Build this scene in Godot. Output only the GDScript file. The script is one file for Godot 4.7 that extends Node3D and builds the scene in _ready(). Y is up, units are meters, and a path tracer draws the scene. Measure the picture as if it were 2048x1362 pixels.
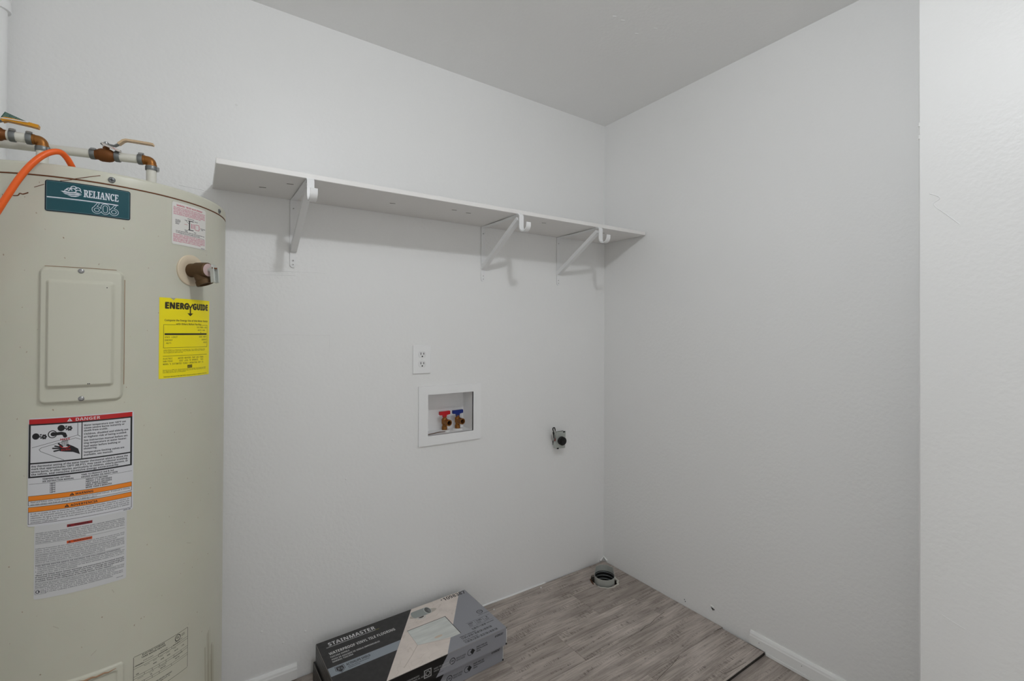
extends Node3D
# Laundry nook. Back wall z = 0, right wall x = 0, floor y = 0, metres.

const TANK := Vector3(-2.104, 0.0, 0.305)   # axis of the water heater
const TR := 0.27                            # its radius
const SX := -1.858                          # left end of the shelf
var M := {}
var used := {}
var rng := RandomNumberGenerator.new()

# ------------------------------------------------------------------ mesh builder
class MB:
	var v := PackedVector3Array()
	var n := PackedVector3Array()
	var uv := PackedVector2Array()
	var ix := PackedInt32Array()
	var xf := Transform3D.IDENTITY

	func vert(p: Vector3, nn: Vector3, u := Vector2.ZERO) -> int:
		v.append(xf * p)
		n.append((xf.basis * nn).normalized())
		uv.append(u)
		return v.size() - 1

	func tri(a: int, b: int, c: int) -> void:
		var g := (v[b] - v[a]).cross(v[c] - v[a])
		if g.length_squared() < 1e-18:
			return
		if g.dot(n[a] + n[b] + n[c]) > 0.0:
			ix.append_array([a, c, b])
		else:
			ix.append_array([a, b, c])

	func quad(a: Vector3, b: Vector3, c: Vector3, d: Vector3, nn: Vector3, ua := Vector2(0, 0), ub := Vector2(1, 0), uc := Vector2(1, 1), ud := Vector2(0, 1)) -> void:
		var i := vert(a, nn, ua)
		vert(b, nn, ub)
		vert(c, nn, uc)
		vert(d, nn, ud)
		tri(i, i + 1, i + 2)
		tri(i, i + 2, i + 3)

	func box(c: Vector3, s: Vector3, bev := 0.0) -> MB:
		var h := s * 0.5
		var b := minf(bev, minf(h.x, minf(h.y, h.z)) * 0.9)
		for ax in 3:
			var e := [Vector3.RIGHT, Vector3.UP, Vector3.BACK]
			var N: Vector3 = e[ax]
			var A: Vector3 = e[(ax + 1) % 3]
			var B: Vector3 = e[(ax + 2) % 3]
			var hn: float = h[ax]
			var ha: float = h[(ax + 1) % 3] - b
			var hb: float = h[(ax + 2) % 3] - b
			for sg: float in [-1.0, 1.0]:
				var o := c + N * hn * sg
				quad(o - A * ha - B * hb, o + A * ha - B * hb, o + A * ha + B * hb, o - A * ha + B * hb, N * sg)
			if b > 0.0:
				# the four edges that run along this axis
				for sa: float in [-1.0, 1.0]:
					for sb: float in [-1.0, 1.0]:
						var p := c + A * (ha + b) * sa + B * hb * sb
						var q := c + A * ha * sa + B * (hb + b) * sb
						var l := N * (hn - b)
						quad(p - l, p + l, q + l, q - l, (A * sa + B * sb).normalized())
		if b > 0.0:
			for sx: float in [-1.0, 1.0]:
				for sy: float in [-1.0, 1.0]:
					for sz: float in [-1.0, 1.0]:
						var sgn := Vector3(sx, sy, sz)
						var nn := sgn.normalized()
						var i := vert(c + sgn * Vector3(h.x, h.y - b, h.z - b), nn)
						vert(c + sgn * Vector3(h.x - b, h.y, h.z - b), nn)
						vert(c + sgn * Vector3(h.x - b, h.y - b, h.z), nn)
						tri(i, i + 1, i + 2)
		return self

	# profile: points (radius, height), outside traversed from the bottom up
	func lathe(pr: Array, segs := 32, a0 := 0.0, a1 := TAU, half_uv := Vector2.ZERO) -> MB:
		var m := pr.size()
		var sn := []
		for i in m - 1:
			var d: Vector2 = pr[i + 1] - pr[i]
			sn.append(Vector2(d.y, -d.x).normalized())
		for i in m - 1:
			var n0: Vector2 = sn[i]
			var n1: Vector2 = sn[i]
			if i > 0 and sn[i - 1].dot(sn[i]) > 0.8:
				n0 = (sn[i - 1] + sn[i]).normalized()
			if i < m - 2 and sn[i + 1].dot(sn[i]) > 0.8:
				n1 = (sn[i + 1] + sn[i]).normalized()
			var base := v.size()
			for j in segs + 1:
				var a := a0 + (a1 - a0) * j / segs
				var dir := Vector3(sin(a), 0, cos(a))
				var u := float(j) / segs
				if half_uv != Vector2.ZERO:
					var w := wrapf(a, -PI, PI)
					u = 0.5 + w / PI
					if absf(w) > PI / 2:
						u = 1.0 - u if w > 0.0 else -u
						u = clampf(wrapf(u, 0.0, 1.0), 0.0, 1.0)
					vert(dir * pr[i].x + Vector3.UP * pr[i].y, dir * n0.x + Vector3.UP * n0.y, Vector2(u, (half_uv.y - pr[i].y) / (half_uv.y - half_uv.x)))
					vert(dir * pr[i + 1].x + Vector3.UP * pr[i + 1].y, dir * n1.x + Vector3.UP * n1.y, Vector2(u, (half_uv.y - pr[i + 1].y) / (half_uv.y - half_uv.x)))
				else:
					vert(dir * pr[i].x + Vector3.UP * pr[i].y, dir * n0.x + Vector3.UP * n0.y, Vector2(u * 4, pr[i].y * 4))
					vert(dir * pr[i + 1].x + Vector3.UP * pr[i + 1].y, dir * n1.x + Vector3.UP * n1.y, Vector2(u * 4, pr[i + 1].y * 4))
			for j in segs:
				var k := base + j * 2
				tri(k, k + 2, k + 1)
				tri(k + 1, k + 2, k + 3)
		return self

	func tube(pts: Array, r, segs := 12, caps := true) -> MB:
		var m := pts.size()
		var t: Vector3 = (pts[1] - pts[0]).normalized()
		var up := Vector3.UP if absf(t.y) < 0.9 else Vector3.RIGHT
		var s := t.cross(up).normalized()
		var base := v.size()
		for i in m:
			var t2: Vector3 = (pts[mini(i + 1, m - 1)] - pts[maxi(i - 1, 0)]).normalized()
			s = (s - t2 * s.dot(t2)).normalized()
			var q := t2.cross(s)
			var rad: float = r[i] if r is Array else r
			for j in segs + 1:
				var a := TAU * j / segs
				var d := s * cos(a) + q * sin(a)
				vert(pts[i] + d * rad, d, Vector2(float(j) / segs, float(i) / m))
		for i in m - 1:
			for j in segs:
				var k := base + i * (segs + 1) + j
				tri(k, k + 1, k + segs + 1)
				tri(k + 1, k + segs + 2, k + segs + 1)
		if caps:
			for e: int in [0, m - 1]:
				var nn: Vector3 = (pts[1] - pts[0]).normalized() * -1.0 if e == 0 else (pts[m - 1] - pts[m - 2]).normalized()
				var c := vert(pts[e], nn)
				for j in segs + 1:
					vert(xf.affine_inverse() * v[base + e * (segs + 1) + j], nn)
				for j in segs:
					tri(c, c + 1 + j, c + 2 + j)
		return self

	# polygon in x, y pushed out along z
	func prism(poly: PackedVector2Array, z0: float, z1: float, us := 1.0, smooth_sides := false) -> MB:
		var tris := Geometry2D.triangulate_polygon(poly)
		for zz: float in [z0, z1]:
			var nn := Vector3(0, 0, -1 if zz == z0 else 1)
			var b := v.size()
			for p in poly:
				vert(Vector3(p.x, p.y, zz), nn, p * us)
			for i in range(0, tris.size(), 3):
				tri(b + tris[i], b + tris[i + 1], b + tris[i + 2])
		var ccw := -1.0 if Geometry2D.is_polygon_clockwise(poly) else 1.0
		var m := poly.size()
		for i in m:
			var a := poly[i]
			var c := poly[(i + 1) % m]
			var d := (c - a).normalized()
			var nn2 := Vector3(d.y, -d.x, 0) * ccw
			var na := nn2
			var nc := nn2
			if smooth_sides:
				var dp := (a - poly[(i + m - 1) % m]).normalized()
				var dn := (poly[(i + 2) % m] - c).normalized()
				if dp.dot(d) > 0.7:
					na = (nn2 + Vector3(dp.y, -dp.x, 0) * ccw).normalized()
				if dn.dot(d) > 0.7:
					nc = (nn2 + Vector3(dn.y, -dn.x, 0) * ccw).normalized()
			var b2 := v.size()
			vert(Vector3(a.x, a.y, z0), na, a * us)
			vert(Vector3(c.x, c.y, z0), nc, c * us)
			vert(Vector3(c.x, c.y, z1), nc, c * us)
			vert(Vector3(a.x, a.y, z1), na, a * us)
			var fl := (v[b2 + 1] - v[b2]).cross(v[b2 + 2] - v[b2])
			if fl.length_squared() > 1e-18:
				tri(b2, b2 + 1, b2 + 2)
				tri(b2, b2 + 2, b2 + 3)
		return self

	# height field over a piece of the tank's shell; f(s, t) gives metres above the shell, s and t run 0..1, t from the top down
	func relief(a0: float, a1: float, y0: float, y1: float, nu: int, nv: int, f: Callable) -> MB:
		var base := v.size()
		var R := TR
		for i in nv + 1:
			for j in nu + 1:
				var s := float(j) / nu
				var t := float(i) / nv
				var e := 0.002
				var a := lerpf(a0, a1, s)
				var h: float = f.call(s, t)
				var dhs: float = (f.call(s + e, t) - f.call(s - e, t)) / (2 * e * (a1 - a0) * R)
				var dht: float = (f.call(s, t + e) - f.call(s, t - e)) / (2 * e * (y1 - y0))
				var out := Vector3(sin(a), 0, cos(a))
				var tan := Vector3(cos(a), 0, -sin(a))
				vert(out * (R + h) + Vector3.UP * lerpf(y1, y0, t), out - tan * dhs + Vector3.UP * dht, Vector2(s, t))
		for i in nv:
			for j in nu:
				var k := base + i * (nu + 1) + j
				tri(k, k + 1, k + nu + 1)
				tri(k + 1, k + nu + 2, k + nu + 1)
		return self

	# a label: curved sheet with rounded corners, proud of the shell by off
	func patch(a0: float, a1: float, y0: float, y1: float, off: float, cr := 0.002) -> MB:
		var R := TR
		var w := (a1 - a0) * R
		var nu := 48
		var top := []
		var cols := []
		for j in nu + 1:
			var s := float(j) / nu
			if j == 1: s = cr / w * 0.25
			if j == 2: s = cr / w * 0.8
			if j == nu - 1: s = 1.0 - cr / w * 0.25
			if j == nu - 2: s = 1.0 - cr / w * 0.8
			var dx := minf(s, 1.0 - s) * w
			var cut := 0.0
			if dx < cr:
				cut = cr - sqrt(maxf(cr * cr - (cr - dx) * (cr - dx), 0.0))
			cols.append(s)
			top.append(cut)
		for j in nu:
			var i := v.size()
			for q: int in [j, j + 1]:
				var a := lerpf(a0, a1, cols[q])
				var o := Vector3(sin(a), 0, cos(a))
				var c: float = top[q]
				vert(o * (R + off) + Vector3.UP * (y1 - c), o, Vector2(cols[q], c / (y1 - y0)))
				vert(o * (R + off) + Vector3.UP * (y0 + c), o, Vector2(cols[q], 1.0 - c / (y1 - y0)))
			tri(i, i + 1, i + 2)
			tri(i + 1, i + 2, i + 3)
		return self

	func mesh(origin := Vector3.ZERO) -> ArrayMesh:
		var a := []
		a.resize(Mesh.ARRAY_MAX)
		var vv := PackedVector3Array()
		vv.resize(v.size())
		for i in v.size():
			vv[i] = v[i] - origin
		a[Mesh.ARRAY_VERTEX] = vv
		a[Mesh.ARRAY_NORMAL] = n
		a[Mesh.ARRAY_TEX_UV] = uv
		a[Mesh.ARRAY_INDEX] = ix
		var m := ArrayMesh.new()
		m.add_surface_from_arrays(Mesh.PRIMITIVE_TRIANGLES, a)
		return m


# ------------------------------------------------------------------ node helpers
func thing(called: String, label: String, category: String, at: Vector3, group := "") -> Node3D:
	var o := Node3D.new()
	o.name = numbered(called)
	add_child(o)
	o.position = at
	o.set_meta("label", label)
	o.set_meta("category", category)
	if group:
		o.set_meta("group", group)
	return o

func numbered(called: String) -> String:
	var k: int = used.get(called, 0)
	used[called] = k + 1
	return called if k == 0 else "%s_%03d" % [called, k]

# a part: the builder's points are in the room's metres, the node sits at its parent's origin
func part(called: String, b: MB, m: Material, parent: Node3D, label := "", local := false) -> MeshInstance3D:
	var o := MeshInstance3D.new()
	var org := Vector3.ZERO
	if not local:
		var q: Node = parent
		while q is Node3D and q != self:
			org += (q as Node3D).position
			q = q.get_parent()
	o.mesh = b.mesh(org)
	o.material_override = m
	var k := 0
	for c in parent.get_children():
		if String(c.name) == called or String(c.name).begins_with(called + "_0"):
			k += 1
	o.name = called if k == 0 else "%s_%03d" % [called, k]
	o.cast_shadow = GeometryInstance3D.SHADOW_CASTING_SETTING_ON
	parent.add_child(o)
	if label:
		o.set_meta("label", label)
	return o

func structure(called: String, b: MB, m: Material, label: String, category: String) -> MeshInstance3D:
	var o := part(called, b, m, self)
	o.set_meta("kind", "structure")
	o.set_meta("label", label)
	o.set_meta("category", category)
	return o

func mat(c: Color, rough := 0.5, metal := 0.0) -> StandardMaterial3D:
	var m := StandardMaterial3D.new()
	m.albedo_color = c
	m.roughness = rough
	m.metallic = metal
	return m

func printed(im: Image, rough := 0.4) -> StandardMaterial3D:
	var m := mat(Color.WHITE, rough)
	m.albedo_texture = ImageTexture.create_from_image(im)
	m.texture_repeat = false
	return m

func noise(freq: float, oct := 3, sd := 1, type := FastNoiseLite.TYPE_SIMPLEX_SMOOTH) -> FastNoiseLite:
	var f := FastNoiseLite.new()
	f.seed = sd
	f.noise_type = type
	f.frequency = freq
	f.fractal_octaves = oct
	return f

func noise_tex(freq: float, oct: int, sd: int, size := 512) -> NoiseTexture2D:
	var t := NoiseTexture2D.new()
	t.width = size
	t.height = size
	t.seamless = true
	t.noise = noise(freq, oct, sd)
	return t

func along(axis: Vector3, at: Vector3) -> Transform3D:   # y of the builder runs along axis
	var y := axis.normalized()
	var x := y.cross(Vector3.UP if absf(y.y) < 0.95 else Vector3.RIGHT).normalized()
	return Transform3D(Basis(x, y, x.cross(y)), at)

func V(r: float, y: float) -> Vector2:
	return Vector2(r, y)

func on_tank(deg: float, y: float, off := 0.0) -> Vector3:
	var a := deg_to_rad(deg)
	return TANK + Vector3(sin(a), 0, cos(a)) * (TR + off) + Vector3.UP * y

func curve(pts: Array, steps := 8) -> Array:   # Catmull-Rom through the points
	var out := []
	for i in pts.size() - 1:
		var p0: Vector3 = pts[maxi(i - 1, 0)]
		var p1: Vector3 = pts[i]
		var p2: Vector3 = pts[i + 1]
		var p3: Vector3 = pts[mini(i + 2, pts.size() - 1)]
		for k in steps:
			out.append(p1.cubic_interpolate(p2, p0, p3, float(k) / steps))
	out.append(pts[-1])
	return out

# ------------------------------------------------------------------ drawing on images
var fonts := {}

func canvas(w: int, h: int, c: Color) -> Image:
	var im := Image.create(w, h, false, Image.FORMAT_RGBA8)
	im.fill(c)
	return im

func font_of(kind: String) -> Dictionary:
	if fonts.has(kind):
		return fonts[kind]
	var f := SystemFont.new()
	f.font_names = PackedStringArray(["Droid Serif" if "serif" in kind else "Droid Sans Mono" if "mono" in kind else "Droid Sans"])
	f.font_weight = 700 if "bold" in kind else 400
	var ts := TextServerManager.get_primary_interface()
	var rid: RID = f.get_rids()[0]
	var sz := Vector2i(64, 0)
	var glyphs := {}
	for code in range(32, 384):
		var g := ts.font_get_glyph_index(rid, 64, code, 0)
		if g == 0 and code != 32:
			continue
		ts.font_render_glyph(rid, sz, g)
		glyphs[code] = [ts.font_get_glyph_texture_idx(rid, sz, g), ts.font_get_glyph_uv_rect(rid, sz, g), ts.font_get_glyph_offset(rid, sz, g), ts.font_get_glyph_advance(rid, 64, g).x]
	var pages := []
	for i in ts.font_get_texture_count(rid, sz):
		var im := ts.font_get_texture_image(rid, sz, i).duplicate() as Image
		im.convert(Image.FORMAT_RGBA8)
		pages.append(im)
	fonts[kind] = {"glyphs": glyphs, "pages": pages, "font": f}
	return fonts[kind]

# s with its capitals h pixels high, top-left corner at x, y; w squeezes the line to that width
func txt(im: Image, s: String, x: float, y: float, h: float, c: Color, kind := "bold", w := 0.0, align := 0.0) -> void:
	var f := font_of(kind)
	var total := 4.0
	for ch in s:
		if f.glyphs.has(ch.unicode_at(0)):
			total += f.glyphs[ch.unicode_at(0)][3]
	var tmp := Image.create(int(total) + 8, 84, false, Image.FORMAT_RGBA8)
	tmp.fill(Color(1, 1, 1, 0))
	var pen := 2.0
	for ch in s:
		var code := ch.unicode_at(0)
		if not f.glyphs.has(code):
			continue
		var g: Array = f.glyphs[code]
		if g[0] >= 0 and g[1].size.x > 1:
			tmp.blend_rect(f.pages[g[0]], Rect2i(g[1]), Vector2i(int(round(pen + g[2].x)), int(round(60 + g[2].y))))
		pen += g[3]
	var k := h / 46.0
	var nw := maxi(2, int(round(w / total * (total + 8)))) if w > 0.0 else maxi(2, int(round((total + 8) * k)))
	var nh := maxi(2, int(round(84 * k)))
	tmp.resize(nw, nh, Image.INTERPOLATE_LANCZOS)
	var d := tmp.get_data()
	var r8 := c.r8
	var g8 := c.g8
	var b8 := c.b8
	for i in range(0, d.size(), 4):
		d[i] = r8
		d[i + 1] = g8
		d[i + 2] = b8
		d[i + 3] = int(d[i + 3] * c.a)
	tmp = Image.create_from_data(nw, nh, false, Image.FORMAT_RGBA8, d)
	im.blend_rect(tmp, Rect2i(0, 0, nw, nh), Vector2i(int(round(x - align * nw)), int(round(y - 14 * k))))

func lines(im: Image, rows: Array, x: float, y: float, dy: float, h: float, c: Color, kind := "bold", w := 0.0) -> void:
	for i in rows.size():
		var ww := w
		if w > 0.0 and i == rows.size() - 1:
			ww = 0.0
		txt(im, rows[i], x, y + dy * i, h, c, kind, ww)

func rect(im: Image, x: float, y: float, w: float, h: float, c: Color) -> void:
	im.fill_rect(Rect2i(int(round(x)), int(round(y)), maxi(1, int(round(w))), maxi(1, int(round(h)))), c)

func frame(im: Image, x: float, y: float, w: float, h: float, t: float, c: Color) -> void:
	rect(im, x, y, w, t, c)
	rect(im, x, y + h - t, w, t, c)
	rect(im, x, y, t, h, c)
	rect(im, x + w - t, y, t, h, c)

func dot(im: Image, p: Vector2i, c: Color, a: float) -> void:
	if a > 0.0 and p.x >= 0 and p.y >= 0 and p.x < im.get_width() and p.y < im.get_height():
		var o := im.get_pixelv(p)
		im.set_pixelv(p, o.lerp(Color(c.r, c.g, c.b, 1), minf(a, 1.0) * c.a))

func stroke(im: Image, pts: Array, w: float, c: Color) -> void:
	var lo := Vector2(1e9, 1e9)
	var hi := -lo
	for p: Vector2 in pts:
		lo = lo.min(p)
		hi = hi.max(p)
	for yy in range(int(lo.y - w - 1), int(hi.y + w + 2)):
		for xx in range(int(lo.x - w - 1), int(hi.x + w + 2)):
			var q := Vector2(xx + 0.5, yy + 0.5)
			var d := 1e9
			for i in pts.size() - 1:
				d = minf(d, q.distance_to(Geometry2D.get_closest_point_to_segment(q, pts[i], pts[i + 1])))
			dot(im, Vector2i(xx, yy), c, clampf(w * 0.5 + 0.5 - d, 0, 1))

func arc(cx: float, cy: float, rx: float, ry: float, a0: float, a1: float, k := 14) -> Array:
	var o := []
	for i in k + 1:
		var a := deg_to_rad(lerpf(a0, a1, float(i) / k))
		o.append(Vector2(cx + rx * cos(a), cy + ry * sin(a)))
	return o

func fill(im: Image, pts: Array, c: Color) -> void:
	var poly := PackedVector2Array(pts)
	var lo := Vector2(1e9, 1e9)
	var hi := -lo
	for p in poly:
		lo = lo.min(p)
		hi = hi.max(p)
	for yy in range(maxi(0, int(lo.y)), mini(im.get_height(), int(hi.y) + 2)):
		for xx in range(maxi(0, int(lo.x)), mini(im.get_width(), int(hi.x) + 2)):
			var k := 0.0
			for q: Vector2 in [Vector2(0.25, 0.25), Vector2(0.75, 0.25), Vector2(0.25, 0.75), Vector2(0.75, 0.75)]:
				if Geometry2D.is_point_in_polygon(Vector2(xx, yy) + q, poly):
					k += 0.25
			dot(im, Vector2i(xx, yy), c, k)

func alert(im: Image, x: float, y: float, s: float, c: Color, mark: Color) -> void:   # warning triangle, s high
	fill(im, [Vector2(x, y + s), Vector2(x + s * 0.62, y), Vector2(x + s * 1.24, y + s)], c)
	rect(im, x + s * 0.56, y + s * 0.34, maxf(1, s * 0.12), s * 0.36, mark)
	rect(im, x + s * 0.56, y + s * 0.78, maxf(1, s * 0.12), s * 0.12, mark)

# ------------------------------------------------------------------ scene
func _ready() -> void:
	rng.seed = 7
	set_camera()
	set_light()
	materials()
	room()
	floor_planks()
	baseboards()
	shelf()
	water_heater()
	pipes()
	wall_boxes()
	cartons()
	small_things()

func set_camera() -> void:
	var cam := Camera3D.new()
	cam.name = "camera"
	add_child(cam)
	var yaw := 0.6007
	var pitch := 0.0068
	var roll := 0.0045
	var f := Vector3(sin(yaw) * cos(pitch), sin(pitch), -cos(yaw) * cos(pitch))
	var r := Vector3(cos(yaw), 0, sin(yaw))
	var u := r.cross(f)
	cam.transform = Transform3D(Basis(r * cos(roll) + u * sin(roll), u * cos(roll) - r * sin(roll), -f), Vector3(-1.9069, 1.2757, 1.8648))
	cam.near = 0.05
	cam.far = 50.0
	var focal := 929.574   # pixels of the 2048 x 1362 frame
	cam.set_frustum(cam.near * 1362.0 / focal, Vector2(0, -cam.near * 22.676 / focal), cam.near, cam.far)
	cam.current = true

func set_light() -> void:
	var env := Environment.new()
	env.background_mode = Environment.BG_COLOR
	env.background_color = Color(0.99, 0.99, 0.985)
	env.background_energy_multiplier = 0.86
	env.tonemap_mode = Environment.TONE_MAPPER_LINEAR
	env.tonemap_exposure = 1.0
	env.sdfgi_enabled = true
	env.ssao_enabled = true
	env.ssil_enabled = true
	var we := WorldEnvironment.new()
	we.name = "environment"
	we.environment = env
	add_child(we)
	ceiling_lamp(Vector3(-1.43, 2.44, 1.585), 0.43, Color(0.968, 0.985, 1.0), "bare white bulb in a round porcelain holder on the ceiling above the nook")

func ceiling_lamp(at: Vector3, energy: float, c: Color, label: String) -> void:
	var t := thing("ceiling_lamp", label, "lamp", at)
	var b := MB.new()
	b.lathe([V(0.0, -0.034), V(0.026, -0.034), V(0.030, -0.030), V(0.044, -0.012), V(0.056, -0.008), V(0.058, -0.003), V(0.058, 0.0)], 28)
	part("holder", b, mat(Color(0.93, 0.92, 0.90), 0.25), t, "", true)
	var g := MB.new()
	var pr := [V(0.0, -0.108)]
	for i in range(1, 9):
		var a := PI * 0.5 * i / 8.0
		pr.append(V(0.03 * sin(a), -0.078 - 0.03 * cos(a)))
	pr.append_array([V(0.027, -0.062), V(0.020, -0.048), V(0.014, -0.040), V(0.013, -0.034)])
	g.lathe(pr, 24)
	var gm := mat(Color(1, 1, 1), 0.4)
	gm.emission_enabled = true
	gm.emission = c
	gm.emission_energy_multiplier = 4.0
	part("bulb", g, gm, t, "", true)
	var l := OmniLight3D.new()
	l.name = "bulb_light"
	l.position = Vector3(0, -0.078, 0)
	l.light_color = c
	l.light_energy = energy
	l.light_size = 0.028
	l.omni_range = 12.0
	l.omni_attenuation = 2.0
	l.shadow_enabled = true
	t.add_child(l)

func materials() -> void:
	var wall := mat(Color(0.958, 0.957, 0.953), 0.42)
	wall.heightmap_enabled = true
	wall.heightmap_texture = noise_tex(0.045, 4, 5)
	wall.heightmap_scale = 0.05
	wall.uv1_triplanar = true
	wall.uv1_world_triplanar = true
	wall.uv1_scale = Vector3(2.2, 2.2, 2.2)
	M.wall = wall
	var ceil_m: StandardMaterial3D = wall.duplicate()
	ceil_m.roughness = 0.7
	ceil_m.albedo_color = Color(0.975, 0.974, 0.970)
	M.ceiling = ceil_m
	M.trim = mat(Color(0.965, 0.965, 0.96), 0.32)
	M.white_metal = mat(Color(0.95, 0.95, 0.95), 0.35)
	M.white_plastic = mat(Color(0.97, 0.97, 0.97), 0.35)
	M.shelf = mat(Color(0.945, 0.935, 0.925), 0.4)
	M.beige = mat(Color(0.795, 0.789, 0.726), 0.36)
	M.rust = mat(Color(0.42, 0.23, 0.11), 0.8)
	M.brass = mat(Color(0.60, 0.40, 0.20), 0.42, 0.75)
	M.bronze = mat(Color(0.46, 0.27, 0.10), 0.55, 0.45)
	M.old_brass = mat(Color(0.36, 0.27, 0.17), 0.6, 0.5)
	M.steel = mat(Color(0.62, 0.62, 0.62), 0.3, 0.95)
	M.dull_steel = mat(Color(0.50, 0.51, 0.51), 0.45, 0.8)
	M.zinc = mat(Color(0.78, 0.79, 0.77), 0.42, 0.45)
	M.pipe = mat(Color(0.88, 0.87, 0.83), 0.35)
	M.orange = mat(Color(0.93, 0.38, 0.07), 0.45)
	M.black = mat(Color(0.025, 0.025, 0.028), 0.25)
	M.dark = mat(Color(0.05, 0.05, 0.05), 0.8)
	M.red = mat(Color(0.78, 0.03, 0.10), 0.35)
	M.blue = mat(Color(0.06, 0.17, 0.50), 0.35)
	M.bench = mat(Color(0.32, 0.29, 0.26), 0.9)

# a slab with a vertical face towards +z and rectangular openings, built from pieces that meet flush
func pierced(b: MB, x0: float, x1: float, y0: float, y1: float, z0: float, z1: float, holes: Array) -> void:
	var xs := [x0, x1]
	var ys := [y0, y1]
	for h: Rect2 in holes:
		xs.append_array([h.position.x, h.end.x])
		ys.append_array([h.position.y, h.end.y])
	xs.sort()
	ys.sort()
	for i in xs.size() - 1:
		for j in ys.size() - 1:
			var c := Vector2((xs[i] + xs[i + 1]) / 2, (ys[j] + ys[j + 1]) / 2)
			var skip := false
			for h: Rect2 in holes:
				if h.has_point(c):
					skip = true
			if not skip:
				b.box(Vector3(c.x, c.y, (z0 + z1) / 2), Vector3(xs[i + 1] - xs[i], ys[j + 1] - ys[j], z1 - z0))

func room() -> void:
	var b := MB.new()
	pierced(b, -2.74, 0.12, -0.05, 2.44, -0.12, 0.0, [Rect2(-1.0765, 0.820, 0.2345, 0.190), Rect2(-0.372, 0.695, 0.072, 0.066)])
	var wb := structure("wall_back", b, M.wall, "white painted wall behind the shelf and the water heater", "wall")
	b = MB.new()
	b.box(Vector3(0.06, 1.195, 0.7155), Vector3(0.12, 2.49, 1.431))
	var wr := structure("wall_right", b, M.wall, "plain white wall right of the shelf, above the bare vinyl planks", "wall")
	b = MB.new()
	b.box(Vector3(-0.05, 1.195, 2.5655), Vector3(0.34, 2.49, 2.269), 0.004)
	var wn := structure("wall_front", b, M.wall, "brighter white wall at the right edge, nearer than the rest", "wall")
	b = MB.new()
	b.box(Vector3(-2.68, 1.195, 1.85), Vector3(0.12, 2.49, 3.7))
	structure("wall_left", b, M.wall, "white wall left of the water heater", "wall")
	b = MB.new()
	pierced(b, -2.74, 0.12, -0.05, 2.44, 3.70, 3.82, [Rect2(-2.40, -0.05, 1.75, 2.13)])
	structure("wall_rear", b, M.wall, "white wall with a wide doorway at the far end of the room, opposite the shelf", "wall")
	b = MB.new()
	for q: Array in [[-2.42, 1.03, 0.07, 2.13], [-0.63, 1.03, 0.07, 2.13], [-1.525, 2.11, 1.86, 0.07]]:
		b.box(Vector3(q[0], q[1], 3.695), Vector3(q[2], q[3], 0.014), 0.002)
	structure("trim_1", b, M.trim, "white casing round the wide doorway at the far end of the room", "door casing")
	b = MB.new()
	b.box(Vector3(-1.31, 2.50, 1.85), Vector3(2.86, 0.12, 3.94))
	var ce := structure("ceiling", b, M.ceiling, "flat white painted ceiling over the whole room", "ceiling")
	# paint ridges, scratches and nicks
	var ridges := [[Vector3(-1.745, 1.4886, 0), Vector3(-1.62, 1.496, 0), Vector3(-1.4949, 1.4988, 0)], [Vector3(-1.725, 1.477, 0), Vector3(-1.60, 1.482, 0)],
		[Vector3(-1.748, 1.2657, 0), Vector3(-1.475, 1.2623, 0)], [Vector3(-1.4751, 1.262, 0), Vector3(-1.476, 1.20, 0)], [Vector3(-1.95, 1.752, 0), Vector3(-1.86, 1.745, 0)]]
	for r: Array in ridges:
		part("paint_ridge", MB.new().tube(r, 0.0010, 6), M.wall, wb)
	for i in 16:   # drips left by the brush beside the pipes
		var x := -2.14 + 0.022 * i + rng.randf_range(-0.006, 0.006)
		var y := 1.735 + rng.randf_range(-0.02, 0.045) - 0.004 * i
		var l := rng.randf_range(0.03, 0.09)
		part("paint_drip", MB.new().tube([Vector3(x, y, 0), Vector3(x + 0.003, y - l * 0.5, 0), Vector3(x + 0.006, y - l, 0)], 0.0009, 6), M.wall, wb)
	for p: Vector2 in [Vector2(-1.4116, 0.7003), Vector2(-1.2253, 0.8286), Vector2(-1.70, 0.21), Vector2(-1.63, 0.145), Vector2(-1.555, 0.16), Vector2(-1.60, 1.83), Vector2(-0.52, 0.24), Vector2(-1.79, 2.06)]:
		var k := MB.new()
		k.xf = along(Vector3.BACK, Vector3(p.x, p.y, -0.0005))
		k.lathe([V(0.0045, 0.0), V(0.003, 0.0015), V(0.0, 0.002)], 10)
		part("paint_blob", k, M.wall, wb)
	part("caulk_bead", MB.new().tube([Vector3(-0.86, 0.004, 0.003), Vector3(-0.62, 0.002, 0.003), Vector3(-0.42, 0.001, 0.003)], 0.0042, 8), M.trim, wb)
	part("plaster_chip", MB.new().tube(curve([Vector3(-0.905, 0.014, 0.001), Vector3(-0.875, 0.026, 0.001), Vector3(-0.845, 0.024, 0.001), Vector3(-0.80, 0.012, 0.001)]), 0.004, 8), M.trim, wb)
	part("plaster_chip", MB.new().tube([Vector3(-0.03, 0.006, 0.004), Vector3(-0.002, 0.022, 0.004), Vector3(-0.002, 0.008, 0.03)], 0.005, 8), M.trim, wb)
	# right wall: small gouges low down and one thin scrape
	part("gouge", MB.new().tube([Vector3(-0.0004, 0.057, 0.660), Vector3(-0.0004, 0.054, 0.674)], 0.0022, 6), M.dark, wr)
	part("gouge", MB.new().tube([Vector3(-0.0004, 0.060, 0.657), Vector3(-0.0004, 0.048, 0.668)], 0.0014, 6), M.bench, wr)
	for p: Vector2 in [Vector2(0.0301, 0.5207), Vector2(0.0227, 0.5251)]:
		part("gouge", MB.new().tube([Vector3(-0.0002, p.x, p.y), Vector3(-0.0002, p.x - 0.004, p.y + 0.002)], 0.0016, 6), M.dark, wr)
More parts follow.
